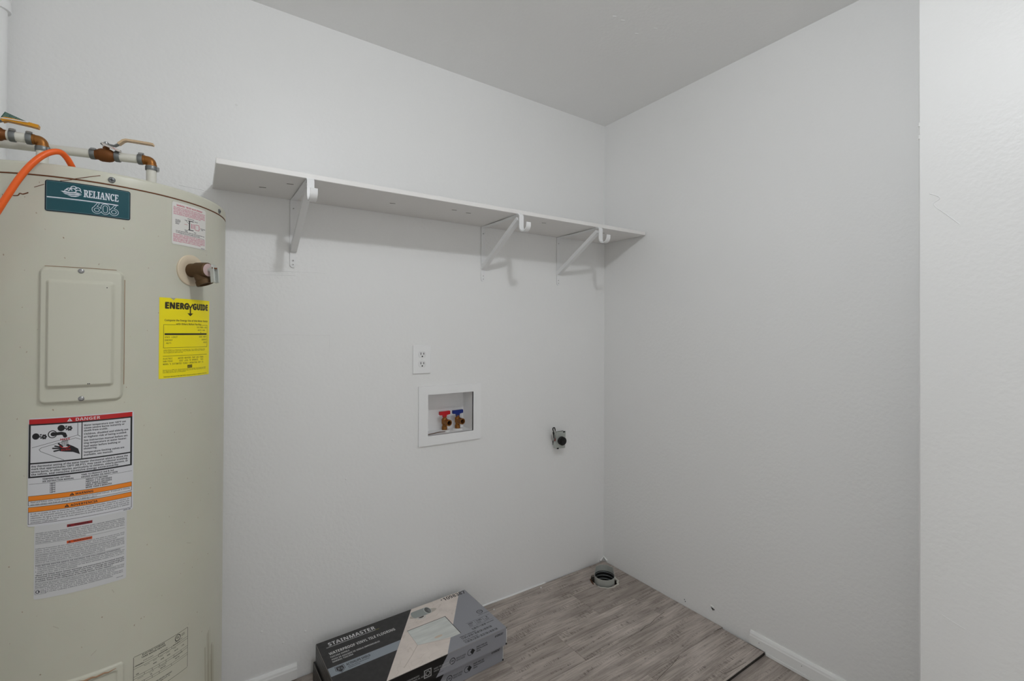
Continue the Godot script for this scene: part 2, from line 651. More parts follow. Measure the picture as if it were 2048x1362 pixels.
	part("plaster_chip", MB.new().tube([Vector3(-0.0008, 0.066, 0.655), Vector3(-0.0008, 0.064, 0.670)], 0.0026, 6), M.trim, wr)
	part("scrape", MB.new().tube(curve([Vector3(0, 1.1829, 0.9531), Vector3(0, 1.222, 1.03), Vector3(0, 1.2805, 1.1023)]), 0.0006, 6), M.wall, wr)
	# near wall: zigzag scratch and slanting scratch, chipped edge
	part("scratch", MB.new().tube(curve([Vector3(-0.22, 1.667, 1.4555), Vector3(-0.22, 1.655, 1.4735), Vector3(-0.22, 1.6465, 1.4765), Vector3(-0.22, 1.6342, 1.4644), Vector3(-0.22, 1.60, 1.492), Vector3(-0.22, 1.5698, 1.5174)]), 0.0012, 6), M.wall, wn)
	part("scratch", MB.new().tube([Vector3(-0.22, 0.512, 1.481), Vector3(-0.22, 0.503, 1.505), Vector3(-0.22, 0.497, 1.527)], 0.0010, 6), M.wall, wn)
	for y: float in [1.868, 1.832]:
		var k := MB.new()
		k.box(Vector3(-0.2185, y, 1.4335), Vector3(0.006, 0.012, 0.006), 0.002)
		part("plaster_chip", k, M.trim, wn)
	# ceiling: a few bumps of filler
	for p: Vector3 in [Vector3(-0.645, 2.44, 0.668), Vector3(-0.603, 2.44, 0.671), Vector3(-0.499, 2.44, 0.648), Vector3(-0.465, 2.44, 0.711)]:
		part("paint_blob", MB.new().tube([p, p + Vector3(0.012, 0, 0.006)], 0.0016, 6), M.ceiling, ce)

# ------------------------------------------------------------------ floor
func wood(sd: int, tint: float) -> StandardMaterial3D:
	var w := 1024
	var h := 160
	var n1 := noise(0.004, 2, sd)
	var n2 := noise(0.02, 4, sd + 11)
	var n3 := noise(0.05, 2, sd + 23)
	var n4 := noise(0.006, 3, sd + 31)
	var n5 := noise(0.5, 1, sd + 41)
	var d := PackedByteArray()
	d.resize(w * h * 3)
	var lo := Color(0.47, 0.43, 0.40)
	var hi := Color(0.83, 0.785, 0.75)
	var i := 0
	for y in h:
		for x in w:
			var warp := n1.get_noise_2d(x * 0.8, y * 3.0) * 7.0
			var g := n2.get_noise_2d(x * 0.11, (y + warp) * 5.0)
			var f := n3.get_noise_2d(x * 0.16, (y + warp) * 12.0)
			var br := n4.get_noise_2d(x * 0.7, y * 3.0)
			var val := 0.56 + 0.24 * g + 0.26 * f + 0.34 * br
			var m := clampf((n4.get_noise_2d(x * 0.6 + 900.0, y * 5.0 + 300.0) - 0.22) * 5.0, 0, 1)
			if m > 0.0:
				val -= m * 0.55 * clampf(n5.get_noise_2d(x * 0.35, y * 0.06) + 0.15, 0, 1)
			var cr := absf(g + 0.33)
			if cr < 0.006:
				val -= 0.5
			val = clampf(val * tint, 0, 1)
			d[i] = int(255 * lerpf(lo.r, hi.r, val))
			d[i + 1] = int(255 * lerpf(lo.g, hi.g, val))
			d[i + 2] = int(255 * lerpf(lo.b, hi.b, val))
			i += 3
	var im := Image.create_from_data(w, h, false, Image.FORMAT_RGB8, d)
	var mt := mat(Color.WHITE, 0.48)
	mt.albedo_texture = ImageTexture.create_from_image(im)
	mt.heightmap_enabled = true
	mt.heightmap_texture = mt.albedo_texture
	mt.heightmap_scale = 0.03
	return mt

func floor_planks() -> void:
	var fl := Node3D.new()
	fl.name = "floor"
	add_child(fl)
	fl.set_meta("kind", "structure")
	fl.set_meta("label", "grey-brown wood-look vinyl planks, the last row ending in a raised edge")
	fl.set_meta("category", "floor")
	var sub := MB.new()
	pierced_floor(sub)
	part("subfloor", sub, M.bench, fl)
	var woods := [wood(3, 1.0), wood(57, 0.95), wood(101, 1.05), wood(171, 0.78)]
	var hole := PackedVector2Array()
	for i in 40:
		var a := TAU * i / 40.0
		var r := 0.063 + 0.004 * sin(a * 3.0) + 0.003 * sin(a * 7.0 + 1.0)
		if a > 3.4 and a < 4.9:
			r += 0.012 * sin((a - 3.4) / 1.5 * PI)
		hole.append(Vector2(-0.154 + r * cos(a), 0.158 + r * sin(a)))
	# laid rows: back edge, front edge, joints from the right
	var rows := [[0.005, 0.165, [-0.95, -2.17], 0], [0.165, 0.348, [-0.378, -1.598], 1], [0.348, 0.531, [-0.637, -1.857], 2], [0.531, 0.714, [-1.02, -2.24], 0], [0.714, 0.897, [-0.86, -2.08], 2]]
	var k := 0
	for r: Array in rows:
		var xs := [-0.003]
		xs.append_array(r[2])
		xs.append(-2.62)
		for i in xs.size() - 1:
			var x1: float = xs[i]
			var x0: float = xs[i + 1]
			var wm: Material = woods[(r[3] + i * 3 + (2 if i == 0 and r[3] == 1 else 0)) % 4]
			plank(fl, x0, x1, r[0], r[1], 0.0, wm, hole, k, -0.0125 if r[0] > 0.7 else -0.003)
			k += 1
	# the older floor, one plank's thickness lower, in front of the raised edge
	var z := 0.88
	while z < 1.60:
		var x1 := -0.003 if z < 1.25 else -0.222
		var x0 := x1 - rng.randf_range(0.4, 1.2)
		var lim := x1
		while x1 > -2.62:
			plank(fl, maxf(x0, -2.62), x1, z, minf(z + 0.183, 3.7), -0.0125, woods[rng.randi() % 4], PackedVector2Array(), k, lim)
			x1 = x0
			x0 -= 1.22
			k += 1
		z += 0.183
	marble_tiles(fl)
	# printed splits that stand out on the planks
	for q: Array in [[Vector2(-0.3202, 0.5309), Vector2(-0.2763, 0.5206), Vector2(-0.2472, 0.5233), Vector2(-0.1985, 0.5107), Vector2(-0.1207, 0.5012)], [Vector2(-0.4914, 0.7527), Vector2(-0.4334, 0.7424), Vector2(-0.3795, 0.7349), Vector2(-0.3113, 0.7184)], [Vector2(-0.2572, 0.8741), Vector2(-0.2025, 0.8806), Vector2(-0.1273, 0.8866)], [Vector2(-0.0619, 0.7085), Vector2(-0.0097, 0.714)]]:
		var pts := []
		for p: Vector2 in q:
			pts.append(Vector3(p.x, -0.0003, p.y))
		part("crack", MB.new().tube(pts, 0.0009, 6), M.bench, fl)

func marble_tiles(fl: Node3D) -> void:   # pale marble-look tiles already laid at the far end of the room
	var im := canvas(256, 128, Color(0.93, 0.91, 0.885))
	var n := noise(0.012, 3, 44)
	for y in 128:
		for x in 256:
			var v := absf(n.get_noise_2d(x + y * 0.6, y * 1.4))
			if v < 0.05:
				im.set_pixel(x, y, Color(0.93, 0.91, 0.885).lerp(Color(0.80, 0.76, 0.72), (0.05 - v) * 12.0))
	var m := printed(im, 0.35)
	m.texture_repeat = true
	var zr := 1.612
	var row := 0
	while zr < 3.69:
		var x := -2.62 - (0.305 if row % 2 else 0.0)
		while x < -0.23:
			var x0 := maxf(x, -2.619)
			var x1 := minf(x + 0.61, -0.222)
			if x1 - x0 > 0.01:
				var z1 := minf(zr + 0.305, 3.70)
				var b := MB.new()
				b.box(Vector3((x0 + x1) / 2, -0.0125, (zr + z1) / 2), Vector3(x1 - x0 - 0.003, 0.011, z1 - zr - 0.003), 0.0008)
				part("tile", b, m, fl)
			x += 0.61
		zr += 0.305
		row += 1

func pierced_floor(b: MB) -> void:
	# slab with a square well under the duct
	var top := -0.018
	for q: Array in [[-2.74, -0.225, -0.12, 3.82], [-0.225, -0.085, -0.12, 0.088], [-0.225, -0.085, 0.228, 3.82], [-0.085, 0.12, -0.12, 3.82]]:
		b.box(Vector3((q[0] + q[1]) / 2, top - 0.08, (q[2] + q[3]) / 2), Vector3(q[1] - q[0], 0.16, q[3] - q[2]))
	b.box(Vector3(-0.155, -0.30, 0.158), Vector3(0.30, 0.02, 0.30))

func plank(fl: Node3D, x0: float, x1: float, z0: float, z1: float, y: float, m: Material, hole: PackedVector2Array, k: int, lim: float) -> void:
	var g := 0.0006
	x1 = minf(x1, lim)
	var poly := PackedVector2Array([Vector2(x0 + g, z0 + g), Vector2(x1 - g, z0 + g), Vector2(x1 - g, z1 - g), Vector2(x0 + g, z1 - g)])
	if hole.size() and z0 < 0.3 and x1 > -0.1:
		var c := Geometry2D.clip_polygons(poly, hole)
		poly = c[0]
	var b := MB.new()
	# x, z polygon: the builder's z becomes the room's height
	b.xf = Transform3D(Basis(Vector3.RIGHT, Vector3.BACK, Vector3.UP), Vector3(0, y, 0))
	b.prism(poly, -0.0115, 0.0)
	var off := rng.randf()
	for i in b.uv.size():
		b.uv[i] = Vector2(b.uv[i].x / 1.25 + off, (b.uv[i].y - z0) / 0.187 + 0.01)
	var p := part("plank", b, m, fl)
	if z1 > 0.89 and y > -0.001:   # the raised edge: dark core with its locking tongue under the printed layer
		b = MB.new()
		b.box(Vector3((x0 + x1) / 2, -0.0068, z1 + 0.0002), Vector3(x1 - x0 - 0.002, 0.0092, 0.0016), 0.0004)
		part("core_edge", b, M.black, p, "dark core along the raised edge")

func baseboards() -> void:
	# profile: outwards from the wall, up
	var pr := PackedVector2Array([Vector2(0, 0.0), Vector2(0.0115, 0.0), Vector2(0.0115, 0.034), Vector2(0.0100, 0.038), Vector2(0.0088, 0.044), Vector2(0.0060, 0.049), Vector2(0.0040, 0.0525), Vector2(0, 0.0525)])
	var b := MB.new()
	b.xf = Transform3D(Basis(Vector3.BACK, Vector3.UP, Vector3.RIGHT), Vector3(-1.584, 0.004, 0))
	b.prism(pr, -1.03, 0.0)
	structure("baseboard_back", b, M.trim, "short white baseboard ending left of the flooring cartons", "baseboard")
	b = MB.new()
	b.xf = Transform3D(Basis(Vector3.LEFT, Vector3.UP, Vector3.BACK), Vector3(0, 0.0015, 0.836))
	b.prism(pr, 0.0, 0.594)
	var br := structure("baseboard_right", b, M.trim, "white baseboard with nail holes on the right wall beside the raised plank edge", "baseboard")
	b = MB.new()
	b.box(Vector3(-0.0066, -0.0055, 1.166), Vector3(0.0132, 0.0125, 0.53), 0.001)
	part("shoe_strip", b, M.trim, br)
	for p: Vector2 in [Vector2(0.875, 0.024), Vector2(1.035, 0.026)]:
		b = MB.new()
		b.xf = along(Vector3.LEFT, Vector3(-0.0113, p.y, p.x))
		b.lathe([V(0.0016, 0.0), V(0.0012, 0.0005), V(0.0, 0.0005)], 8)
		part("nail_hole", b, M.dark, br)

# ------------------------------------------------------------------ shelf
func shelf_y(x: float) -> float:   # underside of the shelf, which climbs a little to the right
	return 1.7555 + (x - SX) * 0.0105

func shelf() -> void:
	var t := thing("wall_shelf", "long white painted board shelf across the back wall", "shelf", Vector3(SX, 1.7555, 0))
	var b := MB.new()
	b.xf = Transform3D(Basis(Vector3.BACK, atan(0.0105)), Vector3(SX, 1.7555, 0))
	b.box(Vector3(0.927, 0.0083, 0.1465), Vector3(1.854, 0.0166, 0.291), 0.0012)
	part("board", b, M.shelf, t)
	for q: Vector2 in [Vector2(-1.73, 0.11), Vector2(-1.66, 0.20), Vector2(-1.30, 0.16), Vector2(-1.06, 0.20), Vector2(-0.99, 0.19), Vector2(-0.62, 0.22), Vector2(-0.24, 0.21)]:
		b = MB.new()
		b.tube([Vector3(q.x, shelf_y(q.x) - 0.0001, q.y), Vector3(q.x + 0.02, shelf_y(q.x + 0.02) - 0.0001, q.y + 0.004)], 0.0011, 6)
		part("scuff", b, M.bench, t)
	var labels := ["white shelf bracket nearest the water heater, seen almost edge on", "middle white shelf bracket, above the laundry outlet box", "white shelf bracket nearest the right wall corner"]
	var xs := [-1.6075, -0.7960, -0.3400]
	var low := [1.5096, 1.5118, 1.5210]
	for i in 3:
		bracket(xs[i], low[i], labels[i])

func bracket(x: float, y0: float, label: String) -> void:
	var yt := shelf_y(x)
	var t := thing("shelf_bracket", label, "bracket", Vector3(x, y0, 0), "white brackets under the shelf")
	var m: Material = M.white_metal
	# wall strip with a rounded foot
	var w := 0.0108
	var poly := PackedVector2Array([Vector2(x + w, yt - 0.001), Vector2(x - w, yt - 0.001)])
	for i in 9:
		var a := PI + PI * i / 8.0
		poly.append(Vector2(x + w * cos(a), y0 + w + w * sin(a)))
	part("wall_strip", MB.new().prism(poly, 0.0009, 0.0042), m, t)
	# arm under the board, slightly bowed
	var side := [Vector2(0.0, yt - 0.0005), Vector2(0.08, yt - 0.0035), Vector2(0.16, yt - 0.0045), Vector2(0.24, yt - 0.0025), Vector2(0.300, yt - 0.0012)]
	part("arm", ribbon(side, 0.0024, x, w), m, t)
	# slanting brace: a narrow channel
	var a := Vector2(0.010, y0 + 0.066)
	var e := Vector2(0.288, yt - 0.018)
	var d := (e - a).normalized()
	var nn := Vector2(-d.y, d.x)
	var hw := 0.0098
	var br := PackedVector2Array()
	for i in 7:
		var an := PI * 0.5 + PI * i / 6.0
		br.append(a + d * hw * cos(an) + nn * hw * sin(an))
	br.append(e - nn * hw)
	br.append(e + nn * hw * 0.6)
	var b := MB.new()
	b.xf = Transform3D(Basis(Vector3.BACK, Vector3.UP, Vector3.LEFT), Vector3(x, 0, 0))
	b.prism(br, -0.0104, 0.0104)
	part("brace", b, m, t)
	# hook that curls up in front of the board
	var hk := [Vector2(0.286, yt - 0.003), Vector2(0.303, yt - 0.0045), Vector2(0.3075, yt - 0.010)]
	for p: Vector2 in arc(0.3325, yt - 0.054, 0.0250, 0.0250, 180, 355, 14):
		hk.append(p)
	# the curl runs down, forwards and up
	for i in range(3, hk.size()):
		var an2 := deg_to_rad(180.0 + 172.0 * (i - 3) / 14.0)
		hk[i] = Vector2(0.3325 + 0.0250 * cos(an2), yt - 0.054 + 0.0250 * sin(an2))
	hk.append(Vector2(0.3578, yt - 0.046))
	part("hook", ribbon(hk, 0.0040, x, 0.0108), m, t)
	for y: float in [y0 + 0.011, y0 + 0.026, yt - 0.032]:
		var s := MB.new()
		s.xf = along(Vector3.BACK, Vector3(x, y, 0.0040))
		s.lathe([V(0.0048, 0.0), V(0.0042, 0.0014), V(0.0018, 0.0021), V(0.0016, 0.0012), V(0.0, 0.0012)], 14)
		var sc := part("screw", s, m, t)
		var sl := MB.new()
		sl.xf = along(Vector3.BACK, Vector3(x, y, 0.0058))
		sl.box(Vector3.ZERO, Vector3(0.0044, 0.0005, 0.0010))
		sl.box(Vector3.ZERO, Vector3(0.0010, 0.0005, 0.0044))
		part("slot", sl, M.bench, sc)

# a bent strip: path in z, y; t thick, 2 * w wide about x
func ribbon(path: Array, t: float, x: float, w: float) -> MB:
	var up := PackedVector2Array()
	var dn := PackedVector2Array()
	for i in path.size():
		var d: Vector2 = (path[mini(i + 1, path.size() - 1)] - path[maxi(i - 1, 0)]).normalized()
		var nn := Vector2(-d.y, d.x) * t * 0.5
		up.append(path[i] + nn)
		dn.append(path[i] - nn)
	dn.reverse()
	up.append_array(dn)
	var b := MB.new()
	b.xf = Transform3D(Basis(Vector3.BACK, Vector3.UP, Vector3.LEFT), Vector3(x, 0, 0))
	b.prism(up, -w, w, 1.0, true)
	return b

# ------------------------------------------------------------------ water heater
func tank_image() -> Image:
	var w := 1024
	var h := 1600
	var base := Color(0.79, 0.784, 0.720)
	var sm := Image.create(128, 200, false, Image.FORMAT_RGBA8)
	var n1 := noise(0.03, 3, 9)
	var n2 := noise(0.008, 2, 19)
	for y in 200:
		for x in 128:
			var k := 1.0 + 0.018 * n1.get_noise_2d(x, y) + 0.02 * n2.get_noise_2d(x, y)
			sm.set_pixel(x, y, Color(base.r * k, base.g * k, base.b * (k - 0.008 * n2.get_noise_2d(x + 400, y))))
	sm.resize(w, h, Image.INTERPOLATE_CUBIC)
	var rust := Color(0.40, 0.25, 0.14)
	for i in 170:   # specks
		var p := Vector2(rng.randf_range(330, 900), rng.randf_range(20, 1550))
		var r := rng.randf_range(0.5, 1.7)
		stroke(sm, [p, p + Vector2(rng.randf_range(-1, 1), rng.randf_range(-1, 2))], r, Color(rust, rng.randf_range(0.25, 0.9)))
	# scuffed, dirty streaks low on the right
	for i in 14:
		var x := 868.0 + rng.randf_range(-26, 26)
		var y := rng.randf_range(1085, 1180)
		stroke(sm, [Vector2(x - 6, y), Vector2(x, y + 160), Vector2(x + rng.randf_range(-8, 18), y + 380)], rng.randf_range(2, 9), Color(0.50, 0.46, 0.34, rng.randf_range(0.08, 0.28)))
	for i in 12:
		var p := Vector2(rng.randf_range(420, 880), rng.randf_range(60, 1300))
		stroke(sm, [p, p + Vector2(rng.randf_range(-14, 14), rng.randf_range(3, 9))], 1.0, Color(0.5, 0.44, 0.36, 0.35))
	return sm

func rounded(s: float, t: float, w: float, h: float, inset: float, r: float) -> float:   # metres inside a rounded rectangle, negative outside
	var p := Vector2(absf(s - 0.5) * w, absf(t - 0.5) * h) - Vector2(w * 0.5 - inset - r, h * 0.5 - inset - r)
	return r - (Vector2(maxf(p.x, 0), maxf(p.y, 0)).length() + minf(maxf(p.x, p.y), 0))

func water_heater() -> void:
	var t := thing("water_heater", "tall beige cylindrical electric water heater covered in stickers", "water heater", TANK)
	var tm := printed(tank_image(), 0.34)
	var b := MB.new()
	b.xf = Transform3D(Basis.IDENTITY, TANK)
	b.lathe([V(0.0, 0.02), V(0.262, 0.02), V(0.27, 0.026), V(0.27, 1.5825), V(0.2685, 1.5842)], 128, -PI, PI, Vector2(0.0, 1.6))
	part("tank", b, tm, t)
	for k in 3:
		var a := TAU * k / 3.0
		b = MB.new()
		b.box(TANK + Vector3(sin(a) * 0.2, 0.010, cos(a) * 0.2), Vector3(0.05, 0.022, 0.05), 0.004)
		part("foot", b, M.beige, t)
	b = MB.new()
	b.xf = Transform3D(Basis.IDENTITY, TANK)
	b.lathe([V(0.2670, 1.5836), V(0.2699, 1.5842), V(0.2699, 1.5862), V(0.2670, 1.5868)], 128)
	part("rust_seam", b, M.rust, t, "thin rusty seam under the lid")
	b = MB.new()
	b.xf = Transform3D(Basis.IDENTITY, TANK)
	b.lathe([V(0.2680, 1.5856), V(0.2706, 1.5864), V(0.2706, 1.6045), V(0.2696, 1.6085), V(0.2668, 1.6110), V(0.262, 1.6122), V(0.12, 1.6160), V(0.0, 1.6165)], 128)
	part("lid", b, M.beige, t)
	for deg: float in [10.95, 67.8, -46.0]:
		tank_screw(t, deg, 1.5952 if deg < 60 else 1.5935, 0.0008, 0.0062, M.dull_steel)
	# rust marks along a scratch that crosses the seam
	var scr := []
	for p: Vector2 in [Vector2(-5.9, 1.5779), Vector2(-3.0, 1.582), Vector2(-0.3, 1.5872), Vector2(3.4, 1.594), Vector2(7.1, 1.6005)]:
		scr.append(on_tank(p.x, p.y, 0.0007 if p.y > 1.584 else 0.0))
	part("rust_scratch", MB.new().tube(curve(scr), 0.0007, 6), M.rust, t)
	var s2 := []
	for p: Vector2 in [Vector2(-14.2, 1.5600), Vector2(-12.5, 1.5640), Vector2(-11.0, 1.5677)]:
		s2.append(on_tank(p.x, p.y))
	part("rust_scratch", MB.new().tube(s2, 0.0006, 6), M.rust, t)
	var s3 := []
	for p: Vector2 in [Vector2(-21.2, 1.5404), Vector2(-19.6, 1.5412), Vector2(-18.9, 1.5455), Vector2(-17.8, 1.5445), Vector2(-16.1, 1.5483)]:
		s3.append(on_tank(p.x, p.y))
	part("rust_scratch", MB.new().tube(curve(s3), 0.0011, 6), M.rust, t)
	# upper access cover: rounded pan with a raised field
	var a0 := deg_to_rad(-12.5)
	var a1 := deg_to_rad(15.8)
	var w := (a1 - a0) * TR
	var hgt := 1.4042 - 1.1255
	var f := func(s: float, q: float) -> float:
		var o := rounded(s, q, w, hgt, 0.0, 0.014)
		var i := rounded(s, q, w, hgt, 0.0, 0.010)
		var sx := s * w
		var top := q * hgt
		# the field: 14 mm in from the sides, 29 mm down from the top, 34 mm up from the foot
		var px := absf(sx - w * 0.490) - (0.0500 - 0.006)
		var py := absf(top - hgt * 0.488) - (0.1080 - 0.006)
		var fld := 0.006 - (Vector2(maxf(px, 0), maxf(py, 0)).length() + minf(maxf(px, py), 0))
		return -0.0004 + 0.0075 * smoothstep(0.0, 0.0075, o) + 0.0062 * smoothstep(-0.002, 0.0055, fld) + i * 0.0
	b = MB.new()
	b.xf = Transform3D(Basis.IDENTITY, TANK)
	b.relief(a0, a1, 1.1255, 1.4042, 90, 150, f)
	var cov := part("access_cover", b, M.beige, t)
	tank_screw(cov, 1.34, 1.3970, 0.0064, 0.0050, M.steel)
	tank_screw(cov, 1.78, 1.1361, 0.0064, 0.0050, M.steel)
	for p: Vector3 in [Vector3(9.6, 1.3650, 0.0128), Vector3(4.4, 1.1662, 0.0128), Vector3(3.9, 1.1662, 0.0128)]:
		b = MB.new()
		b.tube([on_tank(p.x, p.y, p.z), on_tank(p.x, p.y, p.z + 0.0006)], 0.0011, 6)
		part("paint_chip", b, M.dark, cov)
	var rim := []
	for i in 24:
		rim.append(on_tank(lerpf(-10.5, 13.0, i / 23.0), 1.4046, 0.0004))
	part("rust_edge", MB.new().tube(rim, 0.0005, 5), mat(Color(0.60, 0.45, 0.32), 0.8), cov)
	rim = []
	for i in 10:
		rim.append(on_tank(15.9, lerpf(1.385, 1.16, i / 9.0), 0.0004))
	part("rust_edge", MB.new().tube(rim, 0.0005, 5), mat(Color(0.62, 0.48, 0.36), 0.8), cov)
	# lower access cover
	var c0 := deg_to_rad(-13.0)
	var c1 := deg_to_rad(17.3)
	var w2 := (c1 - c0) * TR
	var f2 := func(s: float, q: float) -> float:
		var o := rounded(s, q, w2, 0.20, 0.0, 0.012)
		var inn := rounded(s, q, w2, 0.20, 0.012, 0.008)
		return -0.0004 + 0.0055 * smoothstep(0.0, 0.004, o) - 0.0035 * smoothstep(0.0, 0.005, inn)
	b = MB.new()
	b.xf = Transform3D(Basis.IDENTITY, TANK)
	b.relief(c0, c1, 0.366, 0.566, 60, 90, f2)
	var low := part("access_cover", b, M.beige, t)
	rim = []
	for i in 20:
		rim.append(on_tank(lerpf(-11.0, 14.0, i / 19.0), 0.5570 + 0.0012 * sin(i * 2.1), 0.0050))
	part("rust_edge", MB.new().tube(rim, [0.001, 0.002, 0.0024, 0.003, 0.0026, 0.003, 0.0024, 0.0028, 0.003, 0.0024, 0.002, 0.0024, 0.0026, 0.002, 0.0018, 0.002, 0.0018, 0.0014, 0.001, 0.0006], 6), mat(Color(0.66, 0.53, 0.42), 0.85), low)
	stickers(t)
	relief_valve(t)

func tank_screw(parent: Node3D, deg: float, y: float, off: float, r: float, m: Material) -> void:
	var a := deg_to_rad(deg)
	var out := Vector3(sin(a), 0, cos(a))
	var b := MB.new()
	b.xf = along(out, on_tank(deg, y, off))
	b.lathe([V(r, 0.0), V(r, 0.0010), V(r * 0.8, 0.0022), V(r * 0.45, 0.0028), V(0.0, 0.0029)], 18)
	b.xf = along(out, on_tank(deg, y, off + 0.0028))
	var sc := part("screw", b, m, parent)
	if parent.get_parent() != self:
		return
	var c := MB.new()
	c.xf = along(out, on_tank(deg, y, off + 0.0029))
	c.box(Vector3.ZERO, Vector3(r * 1.1, 0.0005, r * 0.22))
	c.box(Vector3.ZERO, Vector3(r * 0.22, 0.0005, r * 1.1))
	part("slot", c, M.dark, sc)

func sticker(t: Node3D, called: String, im: Image, d0: float, d1: float, y0: float, y1: float, label: String, rough := 0.35, cr := 0.002, off := 0.0006) -> void:
	var b := MB.new()
	b.xf = Transform3D(Basis.IDENTITY, TANK)
	b.patch(deg_to_rad(d0), deg_to_rad(d1), y0, y1, off, cr)
	part(called, b, printed(im, rough), t, label)

func stickers(t: Node3D) -> void:
	sticker(t, "name_badge", badge_image(), -10.7, 17.6, 1.5147, 1.5775, "teal name badge with white lettering under the lid", 0.3, 0.004, 0.0009)
	sticker(t, "valve_sticker", valve_image(), 34.65, 54.45, 1.4785, 1.5777, "white sticker with pink text above the relief valve", 0.4, 0.004)
	sticker(t, "energy_sticker", energy_image(), 29.35, 58.2, 1.166, 1.352, "bright yellow energy sticker below the relief valve", 0.4, 0.0006)
	sticker(t, "danger_sticker", danger_image(), -15.13, 19.65, 0.8867, 1.101, "white sticker with red danger bar and two orange bars", 0.35, 0.004, 0.0009)
	sticker(t, "notice_sticker", notice_image(), -12.85, 17.4, 0.7415, 0.8872, "white sticker full of small grey text below the danger sticker", 0.4, 0.003)
	sticker(t, "rating_plate", plate_image(), 20.25, 45.2, 0.450, 0.563, "beige rating plate with a black ruled outline near the floor", 0.38, 0.003, 0.0004)

func badge_image() -> Image:
	var W := 534.0
	var H := 250.0
	var teal := Color(0.0, 0.285, 0.325)
	var edge := Color(0.0, 0.12, 0.17)
	var wh := Color(0.87, 0.87, 0.90)
	var im := canvas(int(W), int(H), edge)
	rect(im, 10, 8, W - 18, H - 18, Color(0.42, 0.58, 0.60))
	rect(im, 12, 10, W - 22, H - 22, teal)
	rect(im, 12, 132, 440, 8, wh)
	rect(im, 12, 144, 310, 2, Color(0.35, 0.52, 0.55))
	txt(im, "RELIANCE", 231, 47, 58, wh, "serif bold", 224)
	txt(im, "RELIANCE", 233, 47, 58, wh, "serif bold", 224)
	txt(im, "RELIANCE", 232, 49, 58, wh, "serif bold", 224)
	# 606 in double lines
	for pass_ in 2:
		var wd := 17.0 if pass_ == 0 else 9.5
		var c := wh if pass_ == 0 else teal
		for cx: float in [316.0, 424.0]:
			var st := [Vector2(cx + 8, 146), Vector2(cx - 17, 186)]
			st.append_array(arc(cx, 197, 23, 23, 205, 0, 16))
			stroke(im, st, wd, c)
			stroke(im, arc(cx, 199, 23, 22, 0, 360, 24), wd, c)
		var z := arc(369, 172, 21, 24, 180, 360, 12)
		z.append_array(arc(369, 197, 21, 24, 0, 180, 12))
		z.append(z[0])
		stroke(im, z, wd, c)
	for cx: float in [316.0, 424.0]:
		stroke(im, [Vector2(cx + 6, 150), Vector2(cx - 15, 184)], 9.5, teal)
	# emblem: a cloud of rings over three waves
	for r: Array in [[146, 66, 17], [174, 47, 18], [198, 54, 17], [168, 66, 19], [203, 74, 17], [132, 74, 12]]:
		stroke(im, arc(r[0], r[1], r[2], r[2], 180, 360, 14), 6, wh)
	rect(im, 118, 74, 108, 10, teal)
	fill(im, [Vector2(94, 78), Vector2(120, 76), Vector2(150, 80), Vector2(180, 74), Vector2(224, 84), Vector2(200, 88), Vector2(172, 84), Vector2(146, 90), Vector2(112, 88)], wh)
	fill(im, [Vector2(108, 92), Vector2(140, 95), Vector2(172, 90), Vector2(226, 90), Vector2(204, 101), Vector2(176, 98), Vector2(150, 103), Vector2(124, 101)], wh)
	fill(im, [Vector2(134, 107), Vector2(160, 107), Vector2(186, 104), Vector2(210, 105), Vector2(186, 114), Vector2(160, 116)], wh)
	return im

func valve_image() -> Image:
	var W := 373
	var H := 397
	var im := canvas(W, H, Color(0.87, 0.86, 0.84))
	var pk := Color(0.72, 0.22, 0.36)
	var bk := Color(0.13, 0.12, 0.14)
	txt(im, "WARNING: \"RELIEF VALVE OPENING\"", 40, 20, 15, Color(0.70, 0.08, 0.2), "bold", 290)
	var a := ["The relief valve opening of this water heater must be", "fitted with a temperature and pressure relief valve.", "The outlet of the valve must be piped so that hot water",
		"cannot injure any person or damage nearby property.", "Do not plug or cap this opening. Do not install any", "valve between the relief valve and the heater tank."]
	lines(im, a, 12, 44, 12.5, 8.5, pk, "bold", 350)
	# diagram
	stroke(im, [Vector2(172, 150), Vector2(172, 235)], 12, bk)
	for y: float in [150.0, 236.0]:
		stroke(im, [Vector2(160, y), Vector2(215, y - 2)], 7, bk)
	stroke(im, [Vector2(140, 160), Vector2(165, 175)], 3, bk)
	stroke(im, [Vector2(120, 190), Vector2(150, 190)], 3, pk)
	for x: float in [195.0, 210.0, 225.0]:
		stroke(im, [Vector2(x, 172), Vector2(x, 215)], 5, pk)
	frame(im, 238, 168, 46, 56, 4, pk)
	stroke(im, [Vector2(284, 180), Vector2(300, 196), Vector2(284, 212)], 3, pk)
	for r: Array in [["RELIEF VALVE", 150, 126], ["TANK", 120, 146], ["OUTLET", 226, 140], ["3/4 INCH", 30, 160], ["OPENING", 30, 172], ["PIPE TO", 30, 184], ["DRAIN", 30, 196], ["VALVE", 120, 240], ["SEAT", 126, 252], ["STEM", 220, 246], ["DISCHARGE", 306, 190], ["LINE", 312, 202]]:
		txt(im, r[0], r[1], r[2], 8, bk, "bold")
	txt(im, "For safe operation, the relief valve must be located here and", 36, 262, 8.5, bk, "bold", 320)
	txt(im, "its discharge line must not be smaller than its outlet.", 36, 276, 8.5, bk, "bold", 260)
	rect(im, 70, 290, 284, 2, bk)
	var c := ["ADVERTENCIA: \"VALVULA DE ALIVIO\" La salida de alivio", "de este calentador debe llevar una valvula de alivio de", "temperatura y presion. La salida debe conectarse a un",
		"tubo para que el agua caliente no lesione a nadie ni", "dane los bienes. No tape ni cierre esta salida. No", "instale ninguna valvula entre la valvula y el tanque."]
	lines(im, c, 12, 298, 12.5, 8.5, pk, "bold", 350)
	txt(im, "184333-000", 310, 384, 7, bk, "bold")
	return im

